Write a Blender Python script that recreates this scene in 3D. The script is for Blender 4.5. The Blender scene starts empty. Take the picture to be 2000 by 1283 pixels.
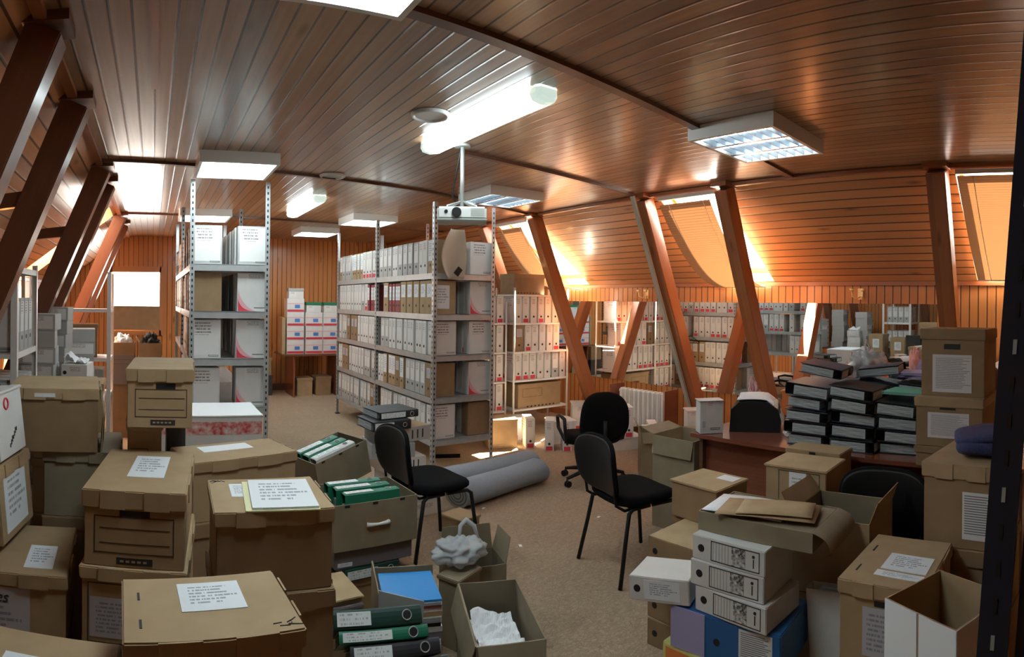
import bpy, bmesh, math, random
from mathutils import Vector, Matrix, noise
random.seed(7)
SC = bpy.context.scene
COL = SC.collection
PI = math.pi

# ------------------------------------------------------------------ camera, world, sun, exposure
F = 1150.0                       # pixels per radian of the stitched (cylindrical) photograph
TC = (1000 - 298) / F            # heading of the frame's middle, right of the room's long axis
EYE = 1.62
ROLL = 0.012
cam_data = bpy.data.cameras.new('camera')
cam_data.type = 'PANO'
cam_data.panorama_type = 'CENTRAL_CYLINDRICAL'
cam_data.central_cylindrical_range_u_min = -1000 / F
cam_data.central_cylindrical_range_u_max = 1000 / F
cam_data.central_cylindrical_range_v_min = -(1283 - 590) / F
cam_data.central_cylindrical_range_v_max = 590 / F
cam_data.central_cylindrical_radius = 1.0
cam_data.clip_start = 0.05
cam = bpy.data.objects.new('camera', cam_data)
COL.objects.link(cam)
_cc = math.sqrt(1 - ROLL * ROLL)
_fw = Vector((math.sin(TC), math.cos(TC), 0))
_r0 = Vector((math.cos(TC), -math.sin(TC), 0))
_rr = _r0 * _cc + Vector((0, 0, ROLL))
_up = -_r0 * ROLL + Vector((0, 0, _cc))
cam.matrix_world = Matrix(((_rr.x, _up.x, -_fw.x, 0), (_rr.y, _up.y, -_fw.y, 0), (_rr.z, _up.z, -_fw.z, EYE), (0, 0, 0, 1)))
SC.camera = cam

world = bpy.data.worlds.new('daylight')
SC.world = world
world.use_nodes = True
_wn = world.node_tree
_bg = _wn.nodes['Background']
_bg.inputs['Color'].default_value = (1.0, 0.92, 0.82, 1)
_bg.inputs['Strength'].default_value = 7.5

sun_data = bpy.data.lights.new('sun', 'SUN')
sun_data.energy = 75
sun_data.angle = 0.01
sun_data.color = (1.0, 0.86, 0.66)
sun = bpy.data.objects.new('sun', sun_data)
COL.objects.link(sun)
sun.rotation_euler = Vector((-1.10, -0.72, -2.35)).to_track_quat('-Z', 'Y').to_euler()

SC.view_settings.view_transform = 'Standard'
SC.view_settings.look = 'None'
SC.view_settings.gamma = 1
SC.view_settings.use_curve_mapping = False
SC.view_settings.exposure = 1.38

# ------------------------------------------------------------------ where a pixel of the photo lies in the room
def ray(px, py):
    u = (px - 1000) / F; v = (590 - py) / F
    return _rr * math.sin(u) + _fw * math.cos(u) + _up * v
def G(px, py, z):
    d = ray(px, py); return d * ((z - EYE) / d.z) + Vector((0, 0, EYE))

# ------------------------------------------------------------------ materials
MAT = {}
def mat(name, col=(.5, .5, .5), rough=.6, metal=0, coat=0, emis=None, es=0, trans=0, spec=.5):
    if name in MAT: return MAT[name]
    m = bpy.data.materials.new(name); m.use_nodes = True
    b = m.node_tree.nodes['Principled BSDF']
    b.inputs['Base Color'].default_value = (*col, 1); b.inputs['Roughness'].default_value = rough
    b.inputs['Metallic'].default_value = metal; b.inputs['Coat Weight'].default_value = coat
    b.inputs['Coat Roughness'].default_value = .18; b.inputs['Specular IOR Level'].default_value = spec
    if emis: b.inputs['Emission Color'].default_value = (*emis, 1); b.inputs['Emission Strength'].default_value = es
    MAT[name] = m
    return m
class NT:
    """a short way to write node trees"""
    def __init__(s, m): s.t = m.node_tree; s.b = s.t.nodes['Principled BSDF']
    def n(s, kind, **kw):
        nd = s.t.nodes.new('ShaderNode' + kind)
        for k, v in kw.items():
            if k.startswith('i'):
                key = k[1:]; key = int(key) if key.isdigit() else key.replace('_', ' ')
                if hasattr(v, 'is_output') and not isinstance(v, (int, float, tuple)): s.t.links.new(v, nd.inputs[key])
                else: nd.inputs[key].default_value = v
            else: setattr(nd, k, v)
        return nd
    def math(s, op, a, b=0.0, c=None, clamp=False):
        nd = s.t.nodes.new('ShaderNodeMath'); nd.operation = op; nd.use_clamp = clamp
        for k, v in enumerate((a, b, c)):
            if v is None: continue
            if isinstance(v, (int, float)): nd.inputs[k].default_value = v
            else: s.t.links.new(v, nd.inputs[k])
        return nd.outputs[0]
    def mix(s, f, a, b):
        nd = s.t.nodes.new('ShaderNodeMix'); nd.data_type = 'RGBA'
        for k, v in ((0, f), (6, a), (7, b)):
            if isinstance(v, (int, float)): nd.inputs[k].default_value = v
            elif isinstance(v, tuple): nd.inputs[k].default_value = (*v, 1) if len(v) == 3 else v
            else: s.t.links.new(v, nd.inputs[k])
        return nd.outputs[2]
    def xyz(s, x, y, z=0.0):
        nd = s.t.nodes.new('ShaderNodeCombineXYZ')
        for k, v in enumerate((x, y, z)):
            if isinstance(v, (int, float)): nd.inputs[k].default_value = v
            else: s.t.links.new(v, nd.inputs[k])
        return nd.outputs[0]
    def uv(s):
        sp = s.n('SeparateXYZ', i0=s.n('TexCoord').outputs['UV']); return sp.outputs[0], sp.outputs[1]
    def bump(s, h, strength, dist=.01):
        bp = s.n('Bump', iHeight=h); bp.inputs['Strength'].default_value = strength; bp.inputs['Distance'].default_value = dist
        s.t.links.new(bp.outputs[0], s.b.inputs['Normal'])
    def out(s, sock, name): s.t.links.new(sock, s.b.inputs[name])

def planks(name, c1, c2, w=.088, rough=.3, coat=.5, knot=(.07, .02, .01), groove=.065):
    """varnished tongue and groove boards; UV in metres, u along the boards, v across them"""
    m = mat(name, c1, rough, coat=coat); t = NT(m)
    u, v = t.uv()
    s = t.math('DIVIDE', v, w); idn = t.math('FLOOR', s); fr = t.math('FRACT', s)
    wn = t.n('TexWhiteNoise', noise_dimensions='1D', iW=idn).outputs[0]
    gr = t.n('TexNoise', iVector=t.xyz(t.math('MULTIPLY_ADD', u, 1.3, t.math('MULTIPLY', idn, 7.7)), t.math('MULTIPLY', v, 38.0), idn), iScale=1.0, iDetail=4.0).outputs[0]
    kn = t.n('TexVoronoi', iVector=t.xyz(t.math('MULTIPLY_ADD', u, 1.9, t.math('MULTIPLY', idn, 3.31)), t.math('MULTIPLY', v, 6.5), 0.0), iScale=1.0)
    km = t.math('SUBTRACT', 1.0, t.math('DIVIDE', kn.outputs['Distance'], .17), clamp=True)
    f = t.math('MULTIPLY_ADD', gr, .9, t.math('MULTIPLY_ADD', wn, .75, -.35), clamp=True)
    c = t.mix(f, c2, c1)
    c = t.mix(t.math('MULTIPLY', km, .75), c, knot)
    ed = t.math('ABSOLUTE', t.math('SUBTRACT', fr, .5))
    gm = t.math('GREATER_THAN', ed, .5 - groove)
    c = t.mix(t.math('MULTIPLY', gm, .88), c, (knot[0] * .35, knot[1] * .35, knot[2] * .35))
    t.out(c, 'Base Color')
    hgt = t.math('SUBTRACT', t.math('MULTIPLY', gr, .10), t.math('MULTIPLY', t.math('SUBTRACT', ed, .5 - groove * 1.6, clamp=True), 10.0))
    t.bump(hgt, .30, .007)
    return m
def speck(name, c1, c2, scale=60, rough=.8, bump=.2, detail=3, **kw):
    m = mat(name, c1, rough, **kw); t = NT(m)
    nz = t.n('TexNoise', iVector=t.n('TexCoord').outputs['Object'], iScale=float(scale), iDetail=float(detail))
    f = t.math('MULTIPLY_ADD', nz.outputs[0], 2.4, -.7, clamp=True)
    t.out(t.mix(f, c1, c2), 'Base Color')
    if bump: t.bump(nz.outputs[0], bump, .004)
    return m
def paper(name, base, ink, rows=12, left=.1, right=.9, lo=.1, hi=.9, dens=.42, col_scale=26.0):
    """a printed sheet: rows of broken ink on paper, in the UV of the sheet"""
    m = mat(name, base, .75); t = NT(m); u, v = t.uv()
    r = t.math('MULTIPLY', v, float(rows)); rid = t.math('FLOOR', r); rf = t.math('FRACT', r)
    nz = t.n('TexNoise', noise_dimensions='2D', iVector=t.xyz(t.math('MULTIPLY', u, col_scale), t.math('MULTIPLY', rid, 5.3)), iScale=1.0, iDetail=2.0).outputs[0]
    ln = t.n('TexWhiteNoise', noise_dimensions='1D', iW=rid).outputs[0]
    a = t.math('MULTIPLY', t.math('GREATER_THAN', nz, dens), t.math('LESS_THAN', t.math('ABSOLUTE', t.math('SUBTRACT', rf, .5)), .24))
    inx = t.math('MULTIPLY', t.math('GREATER_THAN', u, left), t.math('LESS_THAN', u, t.math('MULTIPLY_ADD', ln, -.25, right)))
    iny = t.math('MULTIPLY', t.math('GREATER_THAN', v, lo), t.math('LESS_THAN', v, hi))
    f = t.math('MULTIPLY', t.math('MULTIPLY', a, inx), t.math('MULTIPLY', iny, .8))
    t.out(t.mix(f, base, ink), 'Base Color')
    return m

CEIL = planks('ceiling_boards', (.47, .28, .155), (.235, .125, .065), rough=.30, coat=.5, knot=(.08, .035, .018))
SLOPE = planks('slope_boards', (.62, .29, .125), (.46, .20, .08), w=.10, rough=.36, coat=.4)
WALL = planks('wall_boards', (.66, .28, .085), (.52, .205, .058), w=.085, rough=.36, coat=.3)
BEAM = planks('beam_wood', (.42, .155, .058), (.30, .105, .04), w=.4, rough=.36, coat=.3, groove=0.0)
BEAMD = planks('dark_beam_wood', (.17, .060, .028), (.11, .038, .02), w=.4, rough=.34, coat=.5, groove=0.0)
TRIM = mat('trim_wood', (.13, .055, .03), .35, coat=.4)
ORANGEW = mat('window_wood', (.55, .24, .09), .4, coat=.3)
def carpet():
    m = mat('carpet', (.4, .28, .18), .95, spec=.1); t = NT(m)
    ob = t.n('TexCoord').outputs['Object']
    vo = t.n('TexVoronoi', feature='DISTANCE_TO_EDGE', distance='EUCLIDEAN', iVector=ob, iScale=34.0).outputs['Distance']
    mp = t.n('Mapping', iVector=ob); mp.inputs['Rotation'].default_value = (0, 0, .35); mp.inputs['Scale'].default_value = (26, 60, 1)
    a = t.n('TexNoise', iVector=mp.outputs[0], iScale=1.0, iDetail=2.0, iDistortion=1.2).outputs[0]
    b = t.n('TexNoise', iVector=ob, iScale=300.0, iDetail=2.0).outputs[0]
    d = t.n('TexNoise', iVector=ob, iScale=1.3, iDetail=3.0).outputs[0]
    c = t.mix(t.math('MULTIPLY_ADD', a, 4.0, -1.5, clamp=True), (.30, .215, .145), (.435, .325, .225))
    c = t.mix(t.math('MULTIPLY', t.math('LESS_THAN', vo, .035), t.math('GREATER_THAN', a, .48)), c, (.255, .18, .12))
    c = t.mix(t.math('MULTIPLY_ADD', b, 1.4, -.5, clamp=True), c, (.50, .385, .275))
    c = t.mix(t.math('MULTIPLY_ADD', d, 1.4, -.7, clamp=True), c, (.30, .21, .14))
    t.out(c, 'Base Color'); t.bump(b, .5, .006)
    return m
CARPET = carpet()
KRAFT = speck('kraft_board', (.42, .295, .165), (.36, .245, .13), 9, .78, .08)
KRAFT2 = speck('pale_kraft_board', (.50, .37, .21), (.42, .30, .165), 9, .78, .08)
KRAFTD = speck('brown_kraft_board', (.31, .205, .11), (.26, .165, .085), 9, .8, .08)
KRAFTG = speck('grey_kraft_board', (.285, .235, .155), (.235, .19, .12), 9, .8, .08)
KRIN = speck('box_inside_board', (.24, .195, .13), (.20, .16, .10), 9, .85, .08)
WHITEB = speck('white_board', (.70, .69, .67), (.62, .61, .585), 6, .6, .04)
GREYB = speck('grey_white_board', (.44, .44, .425), (.38, .38, .365), 6, .65, .04)
SNOW = mat('bright_paper', (.82, .84, .86), .7)
PRINTB = mat('black_ink', (.025, .022, .022), .6)
PRINTBR = mat('brown_ink', (.075, .035, .018), .7)
PRINTG = mat('grey_ink', (.25, .25, .26), .7)
RED = mat('red_ink', (.62, .045, .07), .6)
REDP = speck('red_floral_print', (.55, .05, .05), (.80, .70, .66), 26, .6, 0)
LEO = speck('mottled_black_print', (.02, .02, .02), (.72, .70, .66), 95, .7, 0, detail=1)
HOLE = mat('finger_hole', (.012, .012, .014), .5)
STEEL = speck('galvanised_steel', (.50, .52, .52), (.42, .44, .445), 14, .36, .02, metal=.4)
WSTEEL = mat('white_painted_steel', (.80, .79, .76), .35)
BSTEEL = mat('navy_painted_steel', (.012, .018, .035), .45)
BLACKP = mat('black_plastic', (.010, .010, .011), .5, spec=.35)
BLACKF = speck('black_upholstery', (.006, .006, .007), (.013, .013, .014), 500, 1.0, .3, spec=.08)
BLACKC = mat('black_binder_board', (.022, .024, .028), .5)
NAVYC = mat('navy_binder_board', (.02, .035, .07), .5)
GREENC = mat('green_binder_board', (.012, .18, .10), .45)
GREEND = mat('dark_green_binder_board', (.012, .05, .038), .45)
LIMEC = mat('lime_binder_board', (.30, .62, .10), .5)
BLUEC = mat('blue_folder_board', (.02, .12, .33), .45)
BRBLUE = mat('bright_blue_folder', (.02, .27, .68), .4)
LILAC = mat('lilac_folder', (.38, .35, .58), .5)
PURPLE = mat('purple_folder', (.33, .16, .62), .5)
YELLOWC = mat('yellow_green_board', (.62, .60, .20), .6)
ORANGEC = mat('orange_board', (.75, .22, .06), .6)
PAGES = mat('page_block', (.66, .70, .70), .8)
def pagestack():
    m = mat('stacked_pages', (.7, .7, .68), .85); t = NT(m); u, v = t.uv()
    nz = t.n('TexNoise', noise_dimensions='2D', iVector=t.xyz(t.math('MULTIPLY', u, 2.0), t.math('MULTIPLY', v, 30.0)), iScale=1.0, iDetail=3.0).outputs[0]
    t.out(t.mix(t.math('MULTIPLY_ADD', nz, 3.0, -1.0, clamp=True), (.13, .15, .155), (.56, .61, .62)), 'Base Color')
    return m
PAGEST = pagestack()
LAB = paper('printed_label', (.76, .79, .82), (.25, .27, .33), 9, .16, .92, .2, .85)
LABD = paper('dense_printed_label', (.66, .64, .64), (.28, .27, .28), 22, .08, .98, .08, .93, .30, 60)
LABL = paper('ruled_list_label', (.70, .70, .70), (.10, .10, .12), 19, .06, .99, .12, .95, .15, 40)
LABG = paper('grey_printed_label', (.50, .49, .53), (.22, .22, .27), 10, .1, .9, .12, .9)
SPL = paper('binder_spine_label', (.76, .82, .82), (.35, .40, .42), 3, .08, .95, .1, .9, .5)
TXT = paper('side_print', (.70, .69, .67), (.16, .13, .13), 11, .10, .85, .60, .97, .40)
TXTP = paper('pinkish_side_print', (.74, .69, .68), (.45, .20, .22), 9, .10, .95, .62, .97, .40)
TUBEL = mat('lit_diffuser', (.9, .95, .95), .4, emis=(.82, .97, 1.0), es=8.0)
LOUV = mat('louvre_reflector', (.30, .34, .38), .25, metal=.7)
WHITEP = mat('white_plastic', (.74, .75, .73), .4)
GREYP = mat('grey_plastic', (.40, .43, .40), .4)
REDW = planks('red_veneer', (.26, .085, .045), (.20, .06, .032), w=.5, rough=.25, coat=.5, groove=0)
DESKW = planks('brown_veneer', (.17, .075, .035), (.12, .05, .025), w=.5, rough=.4, coat=.2, groove=0)
ROLLM = speck('grey_carpet_back', (.30, .345, .395), (.25, .29, .335), 120, .95, .35)
BRASS = mat('brass', (1.0, .80, .42), .32, metal=.8)
CLOTH = speck('dark_blue_cloth', (.035, .04, .11), (.055, .06, .15), 90, .9, .3)
MIRROR = mat('mirror_silver', (.86, .88, .87), .015, metal=1)
def thin(name, col, tr, rough=.5, mixf=.5):
    m = bpy.data.materials.new(name); m.use_nodes = True; t = m.node_tree; b = t.nodes['Principled BSDF']
    b.inputs['Base Color'].default_value = (*col, 1); b.inputs['Roughness'].default_value = rough
    tl = t.nodes.new('ShaderNodeBsdfTranslucent'); tl.inputs[0].default_value = (*tr, 1)
    mx = t.nodes.new('ShaderNodeMixShader'); mx.inputs[0].default_value = mixf
    t.links.new(b.outputs[0], mx.inputs[1]); t.links.new(tl.outputs[0], mx.inputs[2]); t.links.new(mx.outputs[0], t.nodes['Material Output'].inputs[0])
    return m
SLAT = thin('blind_slats', (.50, .32, .18), (.040, .019, .008), .5, .42)
SLAT2 = thin('blind_slat_shade', (.36, .22, .13), (.022, .010, .004), .5, .42)  # darker slat copy: the shade line under each slat, put into the colour
BAG = thin('plastic_film', (.52, .55, .57), (.8, .8, .8), .25, .35)
PINKBAG = thin('pink_plastic_film', (.80, .52, .52), (.9, .6, .6), .3, .4)
CREAM = thin('cream_sheet', (.72, .62, .50), (.8, .7, .55), .8, .3)
GLASSM = bpy.data.materials.new('window_glass'); GLASSM.use_nodes = True
_g = GLASSM.node_tree.nodes['Principled BSDF']; _g.inputs['Transmission Weight'].default_value = 1; _g.inputs['Roughness'].default_value = 0; _g.inputs['IOR'].default_value = 1.0; _g.inputs['Base Color'].default_value = (.95, .98, 1, 1)

# ------------------------------------------------------------------ mesh building
class MB:
    def __init__(s): s.v = []; s.f = []; s.m = []; s.uv = []; s.mats = []; s.sm = []
    def mi(s, m):
        if m not in s.mats: s.mats.append(m)
        return s.mats.index(m)
    def face(s, pts, m, uv=None, smooth=False):
        k = len(s.v); s.v += [tuple(p) for p in pts]; s.f.append(tuple(range(k, k + len(pts)))); s.m.append(s.mi(m)); s.sm.append(smooth)
        s.uv.append(uv or [(0, 0), (1, 0), (1, 1), (0, 1)][:len(pts)] + [(0, 0)] * max(0, len(pts) - 4))
    def box(s, lo, hi, m, M=None, tops=None):
        """a closed box; every face has its own 0..1 UV, seen upright from outside"""
        x0, y0, z0 = lo; x1, y1, z1 = hi
        c = [Vector(p) for p in ((x0, y0, z0), (x1, y0, z0), (x1, y1, z0), (x0, y1, z0), (x0, y0, z1), (x1, y0, z1), (x1, y1, z1), (x0, y1, z1))]
        if M is not None: c = [M @ p for p in c]
        s.hexa(c, m, tops)
    def hexa(s, c, m, tops=None):
        k = len(s.v); s.v += [tuple(p) for p in c]
        for q in ((0, 1, 5, 4), (1, 2, 6, 5), (2, 3, 7, 6), (3, 0, 4, 7), (4, 5, 6, 7), (3, 2, 1, 0)):
            s.f.append(tuple(k + i for i in q)); mm = m
            if tops and q == (4, 5, 6, 7): mm = tops
            s.m.append(s.mi(mm)); s.sm.append(False); s.uv.append([(0, 0), (1, 0), (1, 1), (0, 1)])
    def plank(s, p0, p1, wx, wd, m, side=None):
        """a straight bar from p0 to p1, width wx along `side`, depth wd; UV in metres along the bar"""
        p0 = Vector(p0); p1 = Vector(p1); d = (p1 - p0); L = d.length; d.normalize()
        a = Vector(side) if side else Vector((0, 1, 0)); a = (a - d * a.dot(d)).normalized(); b = d.cross(a)
        c = []
        for p in (p0, p1):
            for sa, sb in ((-1, -1), (1, -1), (1, 1), (-1, 1)): c.append(p + a * sa * wx / 2 + b * sb * wd / 2)
        k = len(s.v); s.v += [tuple(p) for p in c]
        for i, q in enumerate(((0, 1, 5, 4), (1, 2, 6, 5), (2, 3, 7, 6), (3, 0, 4, 7), (4, 5, 6, 7), (3, 2, 1, 0))):
            s.f.append(tuple(k + j for j in q)); s.m.append(s.mi(m)); s.sm.append(False)
            s.uv.append([(0, .01 + i * .37), (0, .01 + i * .37 + wx), (L, .01 + i * .37 + wx), (L, .01 + i * .37)] if i < 4 else [(0, 0), (.1, 0), (.1, .1), (0, .1)])
    def tube(s, pts, r, m, n=8, caps=True, smooth=True):
        pts = [Vector(p) for p in pts]; rings = []; k0 = len(s.v)
        rs = r if isinstance(r, (list, tuple)) else [r] * len(pts)
        up = None
        for i, p in enumerate(pts):
            d = (pts[min(i + 1, len(pts) - 1)] - pts[max(i - 1, 0)]).normalized()
            if up is None: up = Vector((0, 0, 1)) if abs(d.z) < .9 else Vector((1, 0, 0))
            a = d.cross(up).normalized(); up = a.cross(d).normalized()
            for j in range(n):
                t = 2 * PI * j / n; s.v.append(tuple(p + (a * math.cos(t) + up * math.sin(t)) * rs[i]))
        for i in range(len(pts) - 1):
            for j in range(n):
                q = (k0 + i * n + j, k0 + i * n + (j + 1) % n, k0 + (i + 1) * n + (j + 1) % n, k0 + (i + 1) * n + j)
                s.f.append(q); s.m.append(s.mi(m)); s.sm.append(smooth); s.uv.append([(j / n, i), ((j + 1) / n, i), ((j + 1) / n, i + 1), (j / n, i + 1)])
        if caps:
            for base in (k0, k0 + (len(pts) - 1) * n):
                s.f.append(tuple(base + j for j in range(n))); s.m.append(s.mi(m)); s.sm.append(False); s.uv.append([(.5, .5)] * n)
    def cyl(s, c, r, h, m, n=24, axis=(0, 0, 1), r2=None):
        c = Vector(c); a = Vector(axis).normalized(); s.tube([c, c + a * h], [r, r if r2 is None else r2], m, n)
    def grid(s, nx, ny, fn, m, close=False, smooth=True, uvs=(1, 1)):
        k = len(s.v)
        for j in range(ny + 1):
            for i in range(nx + 1): s.v.append(tuple(fn(i / nx, j / ny)))
        for j in range(ny):
            for i in range(nx):
                q = k + j * (nx + 1) + i
                s.f.append((q, q + 1, q + nx + 2, q + nx + 1)); s.m.append(s.mi(m)); s.sm.append(smooth)
                s.uv.append([(i / nx * uvs[0], j / ny * uvs[1]), ((i + 1) / nx * uvs[0], j / ny * uvs[1]), ((i + 1) / nx * uvs[0], (j + 1) / ny * uvs[1]), (i / nx * uvs[0], (j + 1) / ny * uvs[1])])
    def pad(s, w, d, t, m, warp=None, p=4.0, n=32, M=None, taper=0.0):
        """a cushion or shell: a superellipse plate of thickness t with rounded rim, bent by warp(x, y) -> z"""
        rings = [(1.0, 0, 0), (1.0, .5, 0)]
        prof = [(.80, -1), (.95, -.80), (1.0, -.35), (1.0, .35), (.95, .80), (.80, 1)]
        k0 = len(s.v); warp = warp or (lambda x, y: 0)
        def add(sc, tz):
            for j in range(n):
                a = 2 * PI * j / n; ca, sa = math.cos(a), math.sin(a)
                x = math.copysign(abs(ca) ** (2 / p), ca) * w / 2 * sc; y = math.copysign(abs(sa) ** (2 / p), sa) * d / 2 * sc
                x *= 1 + taper * (y / d)
                q = Vector((x, y, warp(x, y) + tz * t / 2)); s.v.append(tuple(M @ q if M is not None else q))
        lv = [(.4, -1)] + prof + [(.4, 1)]
        for sc, tz in lv: add(sc, tz)
        for i in range(len(lv) - 1):
            for j in range(n):
                s.f.append((k0 + i * n + j, k0 + i * n + (j + 1) % n, k0 + (i + 1) * n + (j + 1) % n, k0 + (i + 1) * n + j))
                s.m.append(s.mi(m)); s.sm.append(True); s.uv.append([(0, 0), (1, 0), (1, 1), (0, 1)])
        for base in (k0, k0 + (len(lv) - 1) * n):
            s.f.append(tuple(base + j for j in range(n))); s.m.append(s.mi(m)); s.sm.append(True); s.uv.append([(.5, .5)] * n)
    def blob(s, c, rx, ry, rz, m, seed=0, amp=.35, n=18, scale=3.0, M=None):
        c = Vector(c); off = Vector((seed * 7.1, seed * 3.3, seed * 1.7))
        def fn(u, v):
            a = 2 * PI * u; b = PI * v; q = Vector((math.cos(a) * math.sin(b), math.sin(a) * math.sin(b), -math.cos(b)))
            k = 1 + amp * (noise.noise(q * scale + off) + .5 * noise.noise(q * scale * 2.7 + off))
            return c + Vector((q.x * rx * k, q.y * ry * k, max(q.z * rz * k, -rz)))
        s.grid(n * 2, n, fn, m)
    def build(s, name, parent=None, bevel=0.0, loc=None, solid=None):
        me = bpy.data.meshes.new(name)
        me.from_pydata(s.v, [], s.f)
        for m in s.mats: me.materials.append(m)
        for i, p in enumerate(me.polygons): p.material_index = s.m[i]; p.use_smooth = s.sm[i]
        uvl = me.uv_layers.new(name='UVMap')
        li = 0
        for i, f in enumerate(s.f):
            for j in range(len(f)): uvl.data[li].uv = s.uv[i][j] if j < len(s.uv[i]) else (0, 0); li += 1
        me.update()
        bm = bmesh.new(); bm.from_mesh(me)
        bmesh.ops.recalc_face_normals(bm, faces=bm.faces)
        if bevel:
            bmesh.ops.bevel(bm, geom=bm.edges[:], offset=bevel, segments=2, affect='EDGES', clamp_overlap=True)
        bm.to_mesh(me); bm.free()
        o = bpy.data.objects.new(name, me); COL.objects.link(o)
        if parent is not None: o.parent = parent
        if loc is not None: o.location = loc
        return o

def tag(o, label, cat, group=None):
    o['label'] = label; o['category'] = cat
    if group: o['group'] = group
    return o
def thing(name, label, cat, loc=(0, 0, 0), rz=0.0, group=None, rot=None):
    o = bpy.data.objects.new(name, None); COL.objects.link(o); o.empty_display_size = .05
    o.location = loc; o.rotation_euler = rot if rot else (0, 0, rz)
    return tag(o, label, cat, group)
def struct(o): o['kind'] = 'structure'; return o
def kids(o): return [c for c in bpy.data.objects if c.parent == o]
def dup(root, children, loc, rz=0.0, label=None, group=None, rot=None):
    r = root.copy(); COL.objects.link(r); r.location = loc; r.rotation_euler = rot if rot else (0, 0, rz)
    if label: r['label'] = label
    if group: r['group'] = group
    for ch, gr in children:
        c = ch.copy(); COL.objects.link(c); c.parent = r
        for g in gr:
            d = g.copy(); COL.objects.link(d); d.parent = c
    return r
def tree_of(root):
    al = list(bpy.data.objects)
    return [(c, [g for g in al if g.parent == c]) for c in al if c.parent == root]
def DEG(a): return a * PI / 180
def corner(fl, w, d, rz):
    """centre of a w x d footprint whose front-left corner is fl and whose front runs along angle rz"""
    c, s = math.cos(rz), math.sin(rz)
    return (fl[0] + c * w / 2 - s * d / 2, fl[1] + s * w / 2 + c * d / 2)

def face_frame(face, w, d, h, out=0.0):
    """lower-left corner, right and up vectors, outward normal and size of one face of a w x d x h box on z=0"""
    e = out
    return {'front': (Vector((-w / 2, -d / 2 - e, 0)), Vector((1, 0, 0)), Vector((0, 0, 1)), Vector((0, -1, 0)), w, h),
            'right': (Vector((w / 2 + e, -d / 2, 0)), Vector((0, 1, 0)), Vector((0, 0, 1)), Vector((1, 0, 0)), d, h),
            'back': (Vector((w / 2, d / 2 + e, 0)), Vector((-1, 0, 0)), Vector((0, 0, 1)), Vector((0, 1, 0)), w, h),
            'left': (Vector((-w / 2 - e, d / 2, 0)), Vector((0, -1, 0)), Vector((0, 0, 1)), Vector((-1, 0, 0)), d, h),
            'top': (Vector((-w / 2, -d / 2, h + e)), Vector((1, 0, 0)), Vector((0, 1, 0)), Vector((0, 0, 1)), w, d)}[face]
def decal(mb, fr, a0, a1, b0, b1, m, t=.0012, skew=0.0):
    o, u, v, n, W, H = fr
    p = [o + u * W * a + v * H * (b + skew * (a - a0)) for a, b in ((a0, b0), (a1, b0), (a1, b1), (a0, b1))]
    mb.hexa([p[0] - n * .001, p[1] - n * .001, p[1] + n * t, p[0] + n * t, p[3] - n * .001, p[2] - n * .001, p[2] + n * t, p[3] + n * t], m)
def decalq(mb, fr, a0, a1, b0, b1, m, t=.0012, skew=0.0):
    """a printed sheet: its outer face carries the upright UV"""
    o, u, v, n, W, H = fr
    q = lambda a, b, k: o + u * W * a + v * H * (b + skew * (a - a0)) + n * k
    P = [(a0, b0), (a1, b0), (a1, b1), (a0, b1)]
    mb.face([q(a, b, t) for a, b in P], m, [(0, 0), (1, 0), (1, 1), (0, 1)])
    for i in range(4):
        a, b = P[i], P[(i + 1) % 4]
        mb.face([q(*a, -.001), q(*b, -.001), q(*b, t), q(*a, t)], m, [(0, 0)] * 4)
def frame_lines(mb, fr, a0, a1, b0, b1, m, lw=.004, rows=()):
    W, H = fr[4], fr[5]; x = lw / W; y = lw / H
    decal(mb, fr, a0, a1, b0, b0 + y, m); decal(mb, fr, a0, a1, b1 - y, b1, m)
    decal(mb, fr, a0, a0 + x, b0, b1, m); decal(mb, fr, a1 - x, a1, b0, b1, m)
    for r in rows: decal(mb, fr, a0 + (a1 - a0) * .07, a1 - (a1 - a0) * .05, r, r + y * .9, m)
def disc(mb, fr, a, b, r, m, t=.0014, n=16):
    o, u, v, nn, W, H = fr; c = o + u * W * a + v * H * b
    mb.tube([c - nn * .001, c + nn * t], r, m, n, smooth=False)

# ------------------------------------------------------------------ the room
XL, XR, WL, WR, CH, KN = -.45, 4.35, -1.62, 5.5, 2.7, 1.845
Y0, Y1 = -2.3, 10.3
GL = bpy.data.materials.new('clear_glass'); GL.use_nodes = True
_t = GL.node_tree; _a = _t.nodes.new('ShaderNodeBsdfTransparent'); _b = _t.nodes.new('ShaderNodeBsdfGlossy'); _b.inputs['Roughness'].default_value = .02
_x = _t.nodes.new('ShaderNodeMixShader'); _x.inputs[0].default_value = .05
_t.links.new(_a.outputs[0], _x.inputs[1]); _t.links.new(_b.outputs[0], _x.inputs[2]); _t.links.new(_x.outputs[0], _t.nodes['Material Output'].inputs[0])

mb = MB(); mb.box((WL - .3, Y0 - .2, -.1), (WR + .3, Y1 + .3, 0), CARPET); struct(mb.build('floor'))
mb = MB()
mb.face([(XL, Y0, CH), (XR, Y0, CH), (XR, Y1, CH), (XL, Y1, CH)], CEIL, [(Y0, XL), (Y0, XR), (Y1, XR), (Y1, XL)])
mb.face([(XL, Y0, CH + .05), (XR, Y0, CH + .05), (XR, Y1, CH + .05), (XL, Y1, CH + .05)], CEIL, [(0, 0)] * 4)
struct(mb.build('ceiling'))
SLL = math.hypot(XR - WR, CH - KN)
def S(side, t, y, out=0.0):
    """a point on the sloping side: t = 0 at the flat ceiling, 1 at the knee wall; out = metres outward through the roof"""
    nx, nz = (CH - KN) / SLL, (WR - XR) / SLL
    if side == 'right': return Vector((XR + (WR - XR) * t + nx * out, y, CH - (CH - KN) * t + nz * out))
    return Vector((XL - (XL - WL) * t - nx * out, y, CH - (CH - KN) * t + nz * out))
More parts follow.
